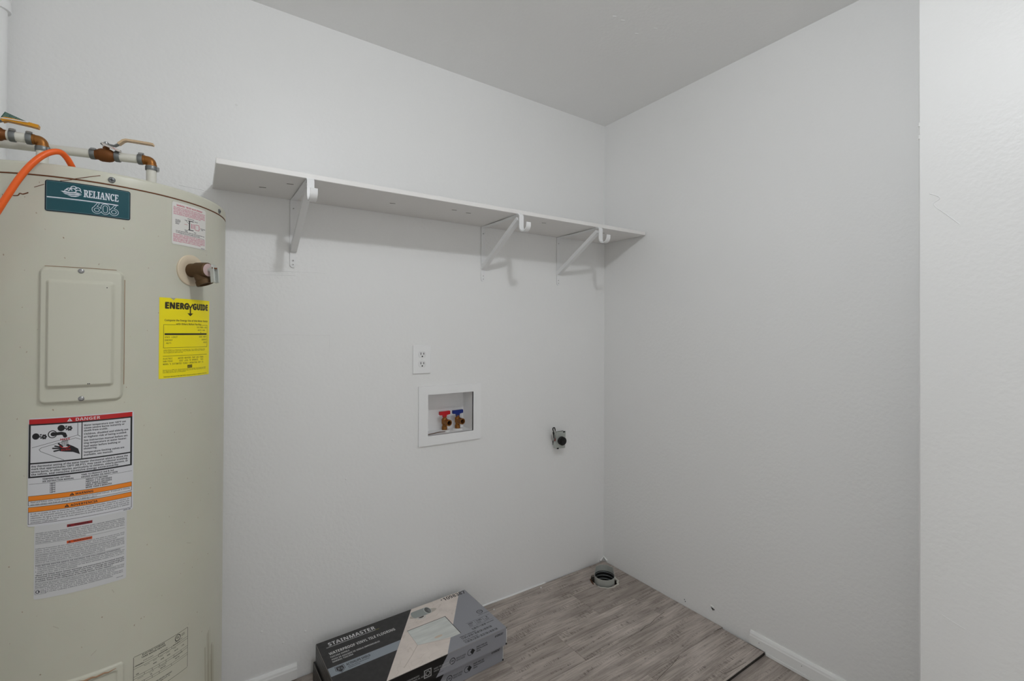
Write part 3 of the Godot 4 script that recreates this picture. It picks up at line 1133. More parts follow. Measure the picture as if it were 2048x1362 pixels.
func energy_image() -> Image:
	var W := 544.0
	var H := 744.0
	var ye := Color(0.965, 0.895, 0.0)
	var bk := Color(0.17, 0.14, 0.04)
	var im := canvas(int(W), int(H), ye)
	# torn nick at the top edge
	fill(im, [Vector2(92, 0), Vector2(112, 12), Vector2(122, 22), Vector2(130, 10), Vector2(142, 0)], Color(0.66, 0.64, 0.58))
	for o: Vector2 in [Vector2(-2, 0), Vector2(5, 0), Vector2(2, -3), Vector2(2, 3), Vector2(0, 0)]:
		txt(im, "ENERG", 40 + o.x, 43 + o.y, 56, bk, "bold", 234)
	txt(im, "ENERG", 43, 43, 56, bk, "bold", 234)
	txt(im, "ENERG", 41, 45, 56, bk, "bold", 234)
	for o: Vector2 in [Vector2(-2, 0), Vector2(5, 0), Vector2(2, -3), Vector2(2, 3), Vector2(0, 0)]:
		txt(im, "GUIDE", 312 + o.x, 43 + o.y, 56, bk, "bold", 208)
	txt(im, "GUIDE", 315, 43, 56, bk, "bold", 208)
	txt(im, "GUIDE", 313, 45, 56, bk, "bold", 208)
	stroke(im, [Vector2(266, 50), Vector2(290, 86)], 13, bk)
	stroke(im, [Vector2(314, 50), Vector2(290, 86), Vector2(290, 142)], 13, bk)
	fill(im, [Vector2(258, 136), Vector2(322, 136), Vector2(290, 164)], bk)
	txt(im, "Compare the Energy Use of this Water Heater", 43, 199, 17, bk, "bold", 476)
	txt(im, "with Others Before You Buy.", 146, 235, 17, bk, "bold", 284)
	frame(im, 36, 247, 476, 218, 3, bk)
	rect(im, 144, 240, 288, 14, ye)
	txt(im, "with Others Before You Buy.", 146, 233, 17, bk, "bold", 284)
	txt(im, "THIS MODEL USES", 366, 264, 13, bk, "mono", 140)
	txt(im, "4879 kWh", 378, 292, 13, bk, "mono", 100)
	rect(im, 46, 328, 456, 17, bk)
	fill(im, [Vector2(414, 316), Vector2(424, 316), Vector2(419, 328)], bk)
	for r: Array in [["USES LEAST", 46, 356, 0], ["ENERGY", 46, 384, 0], ["4671", 58, 412, 0], ["USES MOST", 504, 356, 1], ["ENERGY", 504, 384, 1], ["4929", 504, 412, 1]]:
		txt(im, r[0], r[1], r[2], 14, bk, "mono", 0, r[3])
	lines(im, ["kWh/YEAR is a measure of energy use. Your utility company uses", "it to compute your bill. Only models with first hour rating of", "56 to 64 gallons are used in this scale."], 38, 480, 11.5, 7.5, bk, "", 440)
	rect(im, 33, 538, 476, 3, bk)
	txt(im, "ELECTRIC     WATER HEATERS THAT USE FEWER", 34, 556, 15, bk, "mono", 424)
	txt(im, "kWh/YEAR      COST LESS TO OPERATE.  THIS", 34, 580, 15, bk, "mono", 424)
	txt(im, "MODEL'S ESTIMATED YEARLY OPERATING COST IS:", 34, 606, 15, bk, "mono", 430)
	rect(im, 264, 632, 52, 28, bk)
	txt(im, "$420", 267, 638, 14, ye, "mono bold")
	lines(im, ["Based on a 1992 U.S. Government national average cost of 8.24c per kWh", "for electricity. Your actual operating cost will vary depending on your", "local utility rates and your use of the product."], 33, 664, 11, 7.5, bk, "", 460)
	txt(im, "Important: Removal of this label before consumer purchase is a violation of federal law.", 40, 724, 8, bk, "bold", 470)
	return im

func danger_image() -> Image:
	var W := 656.0
	var H := 856.0
	var im := canvas(int(W), int(H), Color(0.83, 0.83, 0.84))
	var bk := Color(0.03, 0.025, 0.05)
	var rd := Color(0.72, 0.02, 0.04)
	var org := Color(0.93, 0.52, 0.06)
	var wh := Color(0.83, 0.83, 0.84)
	frame(im, 3, 46, 642, 426, 12, bk)
	rect(im, 5, 9, 640, 38, rd)
	alert(im, 232, 15, 27, wh, Color(0.3, 0.3, 0.3))
	txt(im, "DANGER", 280, 17, 24, wh, "bold", 156)
	rect(im, 4, 353, 640, 11, bk)
	rect(im, 320, 46, 6, 310, bk)
	# picture: taps, spout, tub and a hand in hot water
	var ln := Color(0.15, 0.15, 0.16)
	stroke(im, [Vector2(297, 55), Vector2(298, 158), Vector2(314, 171)], 2.5, ln)
	stroke(im, [Vector2(24, 233), Vector2(298, 158)], 2.5, ln)
	stroke(im, [Vector2(314, 194), Vector2(285, 180), Vector2(80, 238), Vector2(67, 251), Vector2(76, 267), Vector2(216, 350)], 2.5, ln)
	for k: Array in [[46.0, 145.0], [198.0, 91.0]]:
		fill(im, arc(k[0], k[1], 22, 25, 0, 360, 24), bk)
		for q: Array in [[30, -11], [27, 4], [33, 15]]:
			fill(im, [Vector2(k[0] + q[0] - 5, k[1] + q[1] - 4), Vector2(k[0] + q[0] + 6, k[1] + q[1] - 5), Vector2(k[0] + q[0] + 5, k[1] + q[1] + 4), Vector2(k[0] + q[0] - 6, k[1] + q[1] + 5)], bk)
		for i in 6:
			var a := TAU * i / 6.0
			fill(im, arc(k[0] + 51 + 11 * cos(a), k[1] + 7 + 14 * sin(a), 6, 7, 0, 360, 10), bk)
		fill(im, arc(k[0] + 51, k[1] + 7, 11, 13, 0, 360, 14), bk)
		fill(im, arc(k[0] + 51, k[1] + 7, 3.5, 4, 0, 360, 10), wh)
	stroke(im, arc(146, 136, 25, 28, 30, 330, 24), 6, bk)
	fill(im, arc(152, 136, 17, 17, 0, 360, 18), bk)
	stroke(im, [Vector2(156, 136), Vector2(200, 133), Vector2(216, 140), Vector2(222, 158)], 24, bk)
	for i in 8:
		stroke(im, [Vector2(206 + i * 4.4, 186), Vector2(196 + i * 6.5, 240)], 2.0, ln)
	# hand: four fingers to the left, thumb above, cuff to the right
	for fg: Array in [[150, 249, 190, 254], [163, 233, 200, 246], [158, 273, 196, 266], [184, 216, 206, 240]]:
		stroke(im, [Vector2(fg[0], fg[1]), Vector2(fg[2], fg[3])], 11, bk)
	fill(im, [Vector2(188, 240), Vector2(214, 252), Vector2(240, 246), Vector2(228, 232), Vector2(238, 224), Vector2(272, 246), Vector2(301, 270), Vector2(312, 316), Vector2(270, 292), Vector2(222, 284), Vector2(190, 276)], bk)
	stroke(im, [Vector2(190, 232), Vector2(206, 250), Vector2(236, 254), Vector2(250, 244)], 6, rd)
	txt(im, "HOT", 190, 176, 15, rd, "bold", 64)
	txt(im, "BURN", 197, 262, 13, rd, "bold", 60)
	# text columns
	var y := 76.0
	for r: Array in [["Water temperature over 125\u00b0F can", 0], ["cause severe burns instantly or", 22], ["death from scalds.", 44], ["Children, disabled and elderly are", 72], ["at highest risk of being scalded.", 96], ["See instruction manual before set-", 124], ["ting temperature at water heater.", 147], ["Feel water before bathing or", 172], ["showering.", 192], ["Temperature limiting valves are", 222], ["available, see manual.", 244]]:
		txt(im, r[0], 334, y + r[1], 14.5, bk, "bold", 276.0 * r[0].length() / 33.0)
	lines(im, ["Any thermostat setting of the water heater thermostat which is above the", "mark that approximates 120\u00b0F (48.9\u00b0C), may cause accidental scalding,", "severe burns, or other injuries, particularly to children, elderly persons, or", "the infirm, and consume excessive energy unnecessarily."], 20, 374, 21.5, 14, bk, "bold", 598)
	txt(im, "TEMPERATURE SETTING", 88, 482, 12, bk, "bold", 168)
	txt(im, "SEE INSTRUCTION MANUAL", 88, 501, 12, bk, "bold", 190)
	txt(im, "TIME TO PRODUCE 2nd & 3rd", 321, 482, 12, bk, "bold", 204)
	txt(im, "DEGREE BURNS ON ADULT SKIN", 320, 501, 12, bk, "bold", 230)
	rect(im, 7, 519, 640, 2, ln)
	var l := ["160\u00b0F", "150\u00b0F", "140\u00b0F", "130\u00b0F", "120\u00b0F"]
	var r5 := ["ABOUT 1/2 SECOND", "ABOUT 1 1/2 SECONDS", "LESS THAN 5 SECONDS", "ABOUT 30 SECONDS", "MORE THAN 5 MINUTES"]
	for i in 5:
		txt(im, l[i], 132, 525 + i * 16.6, 12, bk, "bold", 36)
		txt(im, r5[i], 348, 525 + i * 16.6, 12, bk, "bold", 165.0 * r5[i].length() / 19.0)
	frame(im, 4, 613, 642, 78, 3, ln)
	rect(im, 6, 616, 638, 36, org)
	rect(im, 4, 652, 642, 3, ln)
	alert(im, 252, 622, 24, bk, org)
	txt(im, "WARNING", 286, 626, 18, bk, "bold", 112)
	lines(im, ["Read and follow water heater warnings and instructions in furnished manual.  If manual is missing", "you may obtain one free of charge by calling 1-800-821-2017."], 18, 659, 17, 10.5, ln, "", 614)
	frame(im, 4, 701, 642, 136, 3, ln)
	rect(im, 6, 704, 638, 36, org)
	rect(im, 4, 740, 642, 3, ln)
	alert(im, 222, 710, 24, bk, org)
	txt(im, "ADVERTENCIA", 258, 714, 18, bk, "bold", 166)
	lines(im, ["Si Ud. no puede ni leer ni entender el ingl\u00e9s y si necesita manuales, etiquetas o r\u00f3tulos en", "espa\u00f1ol, Ud. los puede obtener si se llama 1-800-821-2017. \u00a1No trate de instalar ni de operar este", "calentador de agua si no entiende la informaci\u00f3n en las etiquetas o r\u00f3tulos y en el manual de", "instrucciones! \u00a1El no hacer caso de esta advertencia podr\u00eda resultar en la MUERTE O GRAVES", "LESIONES CORPORALES!"], 18, 750, 17, 10.5, ln, "", 612)
	txt(im, "184291-000", 588, 843, 7, bk, "bold")
	return im

func notice_image() -> Image:
	var W := 715.0
	var H := 728.0
	var im := canvas(int(W), int(H), Color(0.80, 0.80, 0.80))
	var gr := Color(0.20, 0.20, 0.24)
	rect(im, 245, 27, 193, 28, Color(0.50, 0.02, 0.06))
	alert(im, 254, 32, 18, Color(0.15, 0.0, 0.02), Color(0.5, 0.02, 0.06))
	txt(im, "DANGER", 300, 34, 14, Color(0.22, 0.0, 0.03), "bold", 110)
	lines(im, ["HAZARD OF ELECTRICAL SHOCK! DISCONNECT POWER SUPPLY BEFORE REMOVING PANEL(S).", "TO PREVENT DRY TANK ELEMENT FAILURE, TANK MUST BE FILLED WITH WATER.  WATER", "MUST FLOW FROM HOT WATER FAUCET BEFORE TURNING ON POWER.", "THIS WATER HEATER, AS ALL WATER HEATERS, WILL EVENTUALLY LEAK.  DO NOT", "INSTALL WITHOUT ADEQUATE DRAINAGE PROVISIONS WHERE WATER FLOW WILL", "CAUSE DAMAGE.  SEE INSTALLATION INSTRUCTIONS."], 9, 70, 18.5, 11.5, gr, "", 690)
	rect(im, 9, 181, 690, 2, gr)
	rect(im, 245, 192, 193, 28, Color(0.80, 0.30, 0.06))
	alert(im, 254, 197, 18, Color(0.12, 0.05, 0.1), Color(0.8, 0.3, 0.06))
	txt(im, "WARNING", 294, 198, 16, Color(0.22, 0.08, 0.05), "bold", 136)
	lines(im, ["California Proposition 65 lists chemical substances known to the state to cause cancer, birth", "defects, death, serious illness or other reproductive harm.  This product may contain such sub-", "stances, be their origin from fuel combustion (gas, oil) or components of the product itself."], 9, 224, 18.5, 11, gr, "", 690)
	rect(im, 9, 282, 690, 2, gr)
	lines(im, ["CALIFORNIA INSTALLATION INSTRUCTIONS: THIS WATER HEATER MUST BE BRACED,", "ANCHORED, OR STRAPPED TO AVOID FALLING OR MOVING DURING AN EARTHQUAKE.", "SEE INSTRUCTIONS FOR CORRECT INSTALLATION PROCEDURES. INSTRUCTIONS MAY BE", "OBTAINED FROM YOUR LOCAL DEALER, WHOLESALER, PUBLIC UTILITIES OR THE", "OFFICE OF THE STATE ARCHITECT, 400 P STREET, SACRAMENTO, CA 95814."], 9, 288, 18.5, 11.5, gr, "", 690)
	rect(im, 9, 384, 690, 2, gr)
	txt(im, "THIS WATER HEATER MEETS OR EXCEEDS THE FOLLOWING STANDARDS:", 9, 392, 12, gr, "bold", 660)
	lines(im, ["1. FEDERAL MINIMUM ENERGY STANDARDS EFFECTIVE JANUARY 20, 2004 ACCORDING TO", "   THE NATIONAL APPLIANCE ENERGY CONSERVATION ACT (NAECA) OF 1987.", "2. COMPLIES WITH THE CURRENT EDITIONS OF THE BOCA NATIONAL CODES, U.B.C., S.B.C.C.I.,", "   ASHRAE, C.A.B.O. AND H.U.D. STANDARDS."], 9, 411, 18.5, 11.5, gr, "", 690)
	lines(im, ["*Read and follow water heater warnings and instructions in furnished manual.", "If manual is missing you may obtain one free of charge by contacting the", "company whose name appears on the rating plate.  Include the model and seri-", "al number found on the rating plate of the water heater in your request.*"], 9, 487, 18.8, 12, Color(0.1, 0.1, 0.13), "bold", 690)
	rect(im, 9, 565, 690, 2, gr)
	lines(im, ["INSULATION BLANKET OR OTHER INSULATING MATERIALS APPLIED EXTERNAL TO THE", "JACKET MAY RESULT IN UNSAFE OPERATION OF THE WATER HEATER. FOR ADDITIONAL", "INFORMATION, SEE INSTRUCTION MANUAL AND UNDER ONE OR MORE OF THE FOL-"], 9, 572, 17.5, 11.5, gr, "", 690)
	lines(im, ["PATENT NOS. 4,447,377; 4,808,356; 4,861,968; 5,023,031; 5,052,347;", "5,103,551; 5,104,437; 5,234,664; 5,368,058; 5,392,400; 5,419,467;", "5,152,462; 5,246,063; 5,364,519; 5,554,348. OTHER PATENTS PENDING."], 100, 625, 17.5, 11.5, gr, "", 590)
	frame(im, 9, 627, 84, 54, 2, gr)
	stroke(im, arc(30, 655, 13, 14, 30, 330, 20), 6, gr)
	rect(im, 34, 648, 12, 12, gr)
	lines(im, ["GAMA", "Certified", "Efficiency"], 50, 638, 13, 8, gr, "")
	txt(im, "184275-000", 630, 690, 8, gr, "")
	return im

func plate_image() -> Image:
	var W := 590.0
	var H := 565.0
	var im := canvas(int(W), int(H), Color(0.78, 0.77, 0.705))
	var bk := Color(0.13, 0.12, 0.10)
	frame(im, 3, 4, 583, 480, 4, bk)
	for p: Vector2 in [Vector2(3, 4), Vector2(582, 4), Vector2(3, 480), Vector2(582, 480)]:
		rect(im, p.x - 1, p.y - 1, 6, 6, Color(0.78, 0.77, 0.705))
	txt(im, "ELECTRIC STORAGE", 82, 14, 17, bk, "bold", 226)
	txt(im, "TANK WATER HEATER", 76, 40, 17, bk, "bold", 240)
	stroke(im, arc(455, 52, 31, 34, 0, 360, 30), 7, bk)
	txt(im, "UL", 438, 36, 26, bk, "bold", 34)
	txt(im, "LISTED", 500, 38, 9, bk, "bold")
	txt(im, "W/HTR", 500, 54, 9, bk, "bold")
	for y: float in [112, 136, 222, 246, 306, 330]:
		rect(im, 3, y, 583, 3, bk)
	for r: Array in [["MODEL NUMBER", 92, 86, 0], ["PRODUCT NO.", 260, 86, 0], ["SERIAL NUMBER", 420, 86, 0], ["S606ERDT", 20, 106, 1], ["9240421000", 245, 106, 1], ["A04A18342", 395, 106, 1],
		["VOLTS AC", 100, 148, 0], ["WATTS", 186, 146, 0], ["UPPER", 250, 146, 0], ["LOWER", 320, 146, 0], ["TOTAL", 400, 146, 0], ["240", 26, 200, 1], ["4500", 186, 178, 1], ["4500", 262, 178, 1], ["4500", 330, 178, 1], ["60 HZ", 416, 178, 1], ["1 PH", 500, 176, 1],
		["CAPACITY", 40, 258, 0], ["U.S. GAL", 150, 258, 0], ["TEST PRESSURE", 240, 258, 0], ["WORKING PRESSURE", 400, 250, 0], ["50", 160, 280, 1], ["300 PSI", 260, 280, 1], ["150 PSI", 420, 276, 1]]:
		txt(im, r[0], r[1], r[2], 12 if r[3] == 1 else 9, bk, "bold" if r[3] == 1 else "")
	for x: float in [238, 384]:
		rect(im, x, 112, 3, 24, bk)
	for x: float in [104, 178, 250, 320, 410, 496]:
		rect(im, x, 222, 3, 24, bk)
	for x: float in [104, 178, 250, 380]:
		rect(im, x, 306, 3, 24, bk)
	txt(im, "WATER HEATER COMPANY", 190, 394, 14, bk, "bold", 200)
	txt(im, "ASHLAND CITY, TN", 226, 418, 12, bk, "bold", 140)
	return im

func relief_valve(t: Node3D) -> void:
	var a := deg_to_rad(45.0)
	var out := Vector3(sin(a), 0, cos(a))
	var c := on_tank(45.0, 1.422)
	var fr := along(out, c)
	var b := MB.new()
	b.xf = fr
	b.lathe([V(0.0375, -0.006), V(0.0375, 0.0010), V(0.0362, 0.0024), V(0.030, 0.0030), V(0.022, 0.0018), V(0.019, 0.0006), V(0.0, 0.0006)], 40)
	part("escutcheon", b, mat(Color(0.86, 0.80, 0.70), 0.45), t, "cream round plate at the relief valve")
	b = MB.new()
	b.xf = fr
	b.lathe([V(0.0165, 0.0), V(0.0165, 0.016), V(0.0185, 0.018), V(0.0185, 0.034), V(0.0180, 0.047), V(0.0160, 0.049), V(0.0, 0.049)], 28)
	# outlet spout, pointing down and a little outwards
	b.xf = along(Vector3(0.30, -0.9, 0.12).normalized(), c + out * 0.026 + Vector3.DOWN * 0.004)
	b.lathe([V(0.0160, 0.0), V(0.0160, 0.020), V(0.0178, 0.022), V(0.0178, 0.032), V(0.0120, 0.0325), V(0.0115, 0.02), V(0.0, 0.02)], 22)
	part("relief_valve", b, M.old_brass, t, "tarnished brass relief valve with a drain spout")
	b = MB.new()
	b.xf = fr
	b.lathe([V(0.0155, 0.0485), V(0.0150, 0.0502), V(0.0, 0.0502)], 28)
	part("valve_disc", b, mat(Color(0.80, 0.70, 0.69), 0.5), t, "pale pink disc on the end of the valve")
	b = MB.new()
	b.xf = along(out, c + out * 0.050)
	b.lathe([V(0.0045, 0.0), V(0.0045, 0.010), V(0.0, 0.010)], 14)
	part("valve_stem", b, M.zinc, t)
	# test lever hanging from the stem
	b = MB.new()
	var side := Vector3(cos(a), 0, -sin(a))
	b.xf = Transform3D(Basis(side, Vector3.UP, out), c + out * 0.0615)
	b.box(Vector3(0.001, 0.006, 0.0), Vector3(0.012, 0.014, 0.003), 0.001)
	b.xf = Transform3D(Basis(side, Vector3.UP, out).rotated(side, -0.10), c + out * 0.0625)
	b.box(Vector3(0.0075, -0.012, 0.0015), Vector3(0.0022, 0.038, 0.011), 0.0006)
	b.box(Vector3(-0.0055, -0.012, 0.0015), Vector3(0.0022, 0.038, 0.011), 0.0006)
	b.box(Vector3(0.001, -0.013, -0.002), Vector3(0.0130, 0.034, 0.0022), 0.0006)
	part("test_lever", b, M.zinc, t)
	b = MB.new()
	b.xf = Transform3D(Basis(side, Vector3.UP, out), c + out * 0.066)
	b.tube([Vector3(-0.007, 0.004, 0), Vector3(0.009, 0.004, 0)], 0.0016, 8)
	part("lever_pin", b, M.rust, t)

# ------------------------------------------------------------------ pipes
func clamp_ring(at: Vector3, axis: Vector3, parent: Node3D, ear: Vector3, r := 0.0125) -> void:
	var b := MB.new()
	b.xf = along(axis, at)
	b.lathe([V(r - 0.002, -0.0052), V(r + 0.0006, -0.0052), V(r + 0.0011, -0.004), V(r + 0.0011, 0.004), V(r + 0.0006, 0.0052), V(r - 0.002, 0.0052)], 24)
	var c := part("clamp", b, M.dull_steel, parent)
	var e := MB.new()
	var u := ear.normalized()
	e.xf = Transform3D(Basis(axis.normalized(), u, axis.normalized().cross(u)), at + u * (r + 0.0022))
	e.box(Vector3(0, 0, 0), Vector3(0.0098, 0.0052, 0.0062), 0.0012)
	e.xf = along(axis, at + u * (r + 0.0024))
	e.lathe([V(0.0, -0.007), V(0.0024, -0.007), V(0.0024, 0.0035), V(0.0, 0.0035)], 10)
	part("ear", e, M.steel, c)

func elbow(at: Vector3, dir: Vector3, parent: Node3D, m: Material) -> void:   # from a run along dir into a drop
	var b := MB.new()
	var r := 0.012
	var pts := [at + dir * 0.016]
	for i in 9:
		var a := PI * 0.5 * i / 8.0
		pts.append(at + dir * 0.009 * (1.0 - sin(a)) + Vector3.DOWN * 0.009 * (1.0 - cos(a)))
	pts.append(at + Vector3.DOWN * 0.014)
	b.tube(pts, 0.0108, 18)
	b.xf = along(-dir, at + dir * 0.018)
	b.lathe([V(r, 0.0), V(r, 0.005), V(0.0105, 0.006)], 20)
	b.xf = along(Vector3.UP, at + Vector3.DOWN * 0.015)
	b.lathe([V(r, 0.0), V(r, 0.004), V(0.0105, 0.005)], 20)
	part("elbow", b, m, parent)

func ball_valve(at: Vector3, dir: Vector3, parent: Node3D, m: Material) -> MeshInstance3D:
	var b := MB.new()
	b.xf = along(dir, at)
	b.lathe([V(0.0, -0.021), V(0.0112, -0.021), V(0.0118, -0.016), V(0.0150, -0.012), V(0.0165, -0.006), V(0.0165, 0.008), V(0.0150, 0.013), V(0.0128, 0.016), V(0.0128, 0.021), V(0.0, 0.021)], 28)
	b.xf = along(dir, at)   # hexagonal flats
	b.lathe([V(0.0172, -0.004), V(0.0172, 0.003)], 8)
	b.lathe([V(0.010, -0.004), V(0.0172, -0.004)], 8)
	b.lathe([V(0.0172, 0.003), V(0.010, 0.003)], 8)
	b.xf = along(Vector3.UP, at)
	b.lathe([V(0.0070, 0.010), V(0.0070, 0.021), V(0.0040, 0.0215), V(0.0036, 0.0285), V(0.0, 0.0285)], 16)
	return part("ball_valve", b, m, parent)

func handle_strip(path: Array, w: float, t: float) -> MB:   # path in metres; a flat bar bent in its vertical plane
	var d: Vector3 = path[-1] - path[0]
	d.y = 0.0
	d = d.normalized()
	var o: Vector3 = path[0]
	var flat := []
	for p: Vector3 in path:
		flat.append(Vector2((p - o).dot(d), p.y - o.y))
	var up := PackedVector2Array()
	var dn := PackedVector2Array()
	for i in flat.size():
		var e: Vector2 = (flat[mini(i + 1, flat.size() - 1)] - flat[maxi(i - 1, 0)]).normalized()
		var nn := Vector2(-e.y, e.x) * t * 0.5
		up.append(flat[i] + nn)
		dn.append(flat[i] - nn)
	dn.reverse()
	up.append_array(dn)
	var b := MB.new()
	b.xf = Transform3D(Basis(d, Vector3.UP, d.cross(Vector3.UP)), o)
	b.prism(up, -w * 0.5, w * 0.5, 1.0, true)
	return b

func pipes() -> void:
	# the run that ends in the right-hand riser and passes behind the other one
	var e := Vector3(-2.0024, 1.7275, 0.305)
	var far := Vector3(-2.619, 1.7230, 0.186)
	var dir := (far - e).normalized()
	var t := thing("water_pipe", "white water pipe with a beige-handled valve, ending in the right riser on the heater", "pipe", e, "supply pipes on the water heater")
	part("pipe_run", MB.new().tube([e + dir * 0.020, e + dir * 0.076], 0.0110, 20), M.pipe, t)
	part("pipe_run", MB.new().tube([e + dir * 0.116, far], 0.0110, 20), M.pipe, t)
	part("riser", MB.new().tube([e + Vector3.DOWN * 0.012, Vector3(e.x, 1.6162, e.z)], 0.0113, 20), M.pipe, t)
	elbow(e, dir, t, M.brass)
	clamp_ring(e + dir * 0.0235, dir, t, Vector3(0, 1, 0.15))
	clamp_ring(e + Vector3.DOWN * 0.0215, Vector3.UP, t, Vector3(0.9, 0, 0.3))
	clamp_ring(e + dir * 0.0715, dir, t, Vector3(0, 1, 0.1))
	clamp_ring(e + dir * 0.1215, dir, t, Vector3(0, 0.6, 0.8))
	var vc := e + dir * 0.0955
	var bv := ball_valve(vc, dir, t, M.bronze)
	var hd := -Vector3(dir.x, 0, dir.z).normalized()
	var st := vc + Vector3.UP * 0.0275
	var steel := [st - hd * 0.010, st + hd * 0.006, st + hd * 0.018 + Vector3.DOWN * 0.0006, st + hd * 0.030 + Vector3.UP * 0.0085]
	part("handle", handle_strip(steel, 0.013, 0.0022), M.dull_steel, bv)
	part("grip", handle_strip([st + hd * 0.0255 + Vector3.UP * 0.005, st + hd * 0.036 + Vector3.UP * 0.0158, st + hd * 0.042 + Vector3.UP * 0.0182, st + hd * 0.060 + Vector3.UP * 0.0178, st + hd * 0.094 + Vector3.UP * 0.0165, st + hd * 0.100 + Vector3.UP * 0.0155], 0.0145, 0.0050), mat(Color(0.83, 0.72, 0.58), 0.45), bv, "beige coated grip")
	var nut := MB.new()
	nut.xf = along(Vector3.UP, st)
	nut.lathe([V(0.0058, 0.0), V(0.0058, 0.0050), V(0.0034, 0.0056), V(0.0034, 0.0075), V(0.0, 0.0075)], 6)
	part("handle_nut", nut, M.steel, bv)
	# paper tag leaning on the valve
	var tim := canvas(128, 64, Color(0.86, 0.83, 0.80))
	txt(tim, "WARNING", 6, 8, 12, Color(0.2, 0.2, 0.2), "bold")
	txt(tim, "1/4 TURN", 6, 26, 10, Color(0.3, 0.3, 0.3), "")
	stroke(tim, [Vector2(72, 22), Vector2(92, 30), Vector2(76, 40), Vector2(98, 46)], 6, Color(0.78, 0.3, 0.32))
	var tag := MB.new()
	var p0 := Vector3(-2.1060, 1.7580, 0.2935)
	var p1 := Vector3(-2.0700, 1.7440, 0.3010)
	var dn := Vector3(0.0050, -0.0105, 0.0115)
	var nn := (p1 - p0).cross(dn).normalized()
	nn = nn if nn.z > 0 else -nn
	tag.quad(p0 + dn, p1 + dn + Vector3(0.003, 0, 0), p1, p0, nn, Vector2(0, 1), Vector2(1, 1), Vector2(1, 0), Vector2(0, 0))
	var o := -nn * 0.0010
	tag.quad(p0 + dn + o, p1 + dn + Vector3(0.003, 0, 0) + o, p1 + o, p0 + o, -nn, Vector2(0, 0.05), Vector2(0.02, 0.05), Vector2(0.02, 0), Vector2(0, 0))
	tag.quad(p0 + dn, p1 + dn + Vector3(0.003, 0, 0), p1 + dn + Vector3(0.003, 0, 0) + o, p0 + dn + o, Vector3.DOWN, Vector2(0, 0.05), Vector2(0.02, 0.05), Vector2(0.02, 0), Vector2(0, 0))
	part("paper_tag", tag, printed(tim, 0.6), bv, "white paper tag with a red mark")
	# the run that ends in the left-hand riser
	var e2 := Vector3(-2.2090, 1.7300, 0.310)
	var far2 := Vector3(-2.619, 1.7270, 0.300)
	var d2 := (far2 - e2).normalized()
	var t2 := thing("water_pipe", "white water pipe with a yellow-handled valve, ending in the left riser behind the orange cable", "pipe", e2, "supply pipes on the water heater")
	part("pipe_run", MB.new().tube([e2 + d2 * 0.016, e2 + d2 * 0.060], 0.0110, 20), M.pipe, t2)
	part("pipe_run", MB.new().tube([e2 + d2 * 0.100, far2], 0.0110, 20), M.pipe, t2)
	part("riser", MB.new().tube([e2 + Vector3.DOWN * 0.012, Vector3(e2.x, 1.6162, e2.z)], 0.0113, 20), M.pipe, t2)
	elbow(e2, d2, t2, M.brass)
	clamp_ring(e2 + d2 * 0.0225, d2, t2, Vector3(0, 0.8, 0.6))
	clamp_ring(e2 + d2 * 0.0505, d2, t2, Vector3(0, 0.8, 0.6))
	clamp_ring(e2 + Vector3.DOWN * 0.0205, Vector3.UP, t2, Vector3(0.8, 0, 0.6))
	var vc2 := e2 + d2 * 0.081
	var bv2 := ball_valve(vc2, d2, t2, M.bronze)
	var h2 := -Vector3(d2.x, 0, d2.z).normalized()
	var s2 := vc2 + Vector3.UP * 0.0275
	part("handle", handle_strip([s2 - h2 * 0.010, s2 + h2 * 0.004, s2 + h2 * 0.012 + Vector3.UP * 0.004, s2 + h2 * 0.018 + Vector3.UP * 0.007], 0.013, 0.0022), M.dull_steel, bv2)
	part("grip", handle_strip([s2 + h2 * 0.013 + Vector3.UP * 0.0045, s2 + h2 * 0.020 + Vector3.UP * 0.0085, s2 + h2 * 0.030 + Vector3.UP * 0.0082, s2 + h2 * 0.060 + Vector3.UP * 0.0058, s2 + h2 * 0.070 + Vector3.UP * 0.0042, s2 + h2 * 0.075 + Vector3.UP * 0.0036], 0.0150, 0.0078), mat(Color(0.85, 0.58, 0.04), 0.4), bv2, "yellow coated grip")
	var gim := canvas(128, 64, Color(0.13, 0.30, 0.25))
	for i in 5:
		txt(gim, "OPEN CLOSE VALVE 1/4 TURN", 4, 6 + i * 11, 6, Color(0.72, 0.80, 0.76), "bold", 118)
	var card := MB.new()   # folded card over the grip
	var q0 := s2 + h2 * 0.012 + Vector3(0, 0.0085, 0.0080)
	var q1 := s2 + h2 * 0.058 + Vector3(0, 0.0095, 0.0080)
	var q2 := s2 + h2 * 0.016 + Vector3(0, 0.0285, -0.006)
	var q3 := s2 + h2 * 0.060 + Vector3(0, 0.0115, -0.0075)
	card.quad(q0, q1, q3, q2, Vector3(0, 0.5, 0.8).normalized(), Vector2(0, 1), Vector2(1, 1), Vector2(1, 0), Vector2(0, 0))
	var qo := Vector3(0, -0.0008, -0.0008)
	card.quad(q0 + qo, q1 + qo, q3 + qo, q2 + qo, Vector3(0, -0.5, -0.8).normalized(), Vector2(0, 0.02), Vector2(0.02, 0.02), Vector2(0.02, 0), Vector2(0, 0))
	card.quad(q0, q2, q2 + qo, q0 + qo, Vector3.LEFT, Vector2(0, 0.02), Vector2(0.02, 0.02), Vector2(0.02, 0), Vector2(0, 0))
	part("tag_card", card, printed(gim, 0.5), bv2, "dark green printed card on the yellow grip")
	var lip := MB.new()
	lip.tube([q0 + Vector3(0, -0.0006, 0.0006), q1 + Vector3(0, -0.0006, 0.0006)], 0.0011, 6)
	part("card_edge", lip, M.white_plastic, bv2)
	# orange cable looping out of the lid
	var c := thing("power_cable", "orange electrical cable arching out of the heater lid and down its left side", "cable", Vector3(-2.1105, 1.612, 0.545))
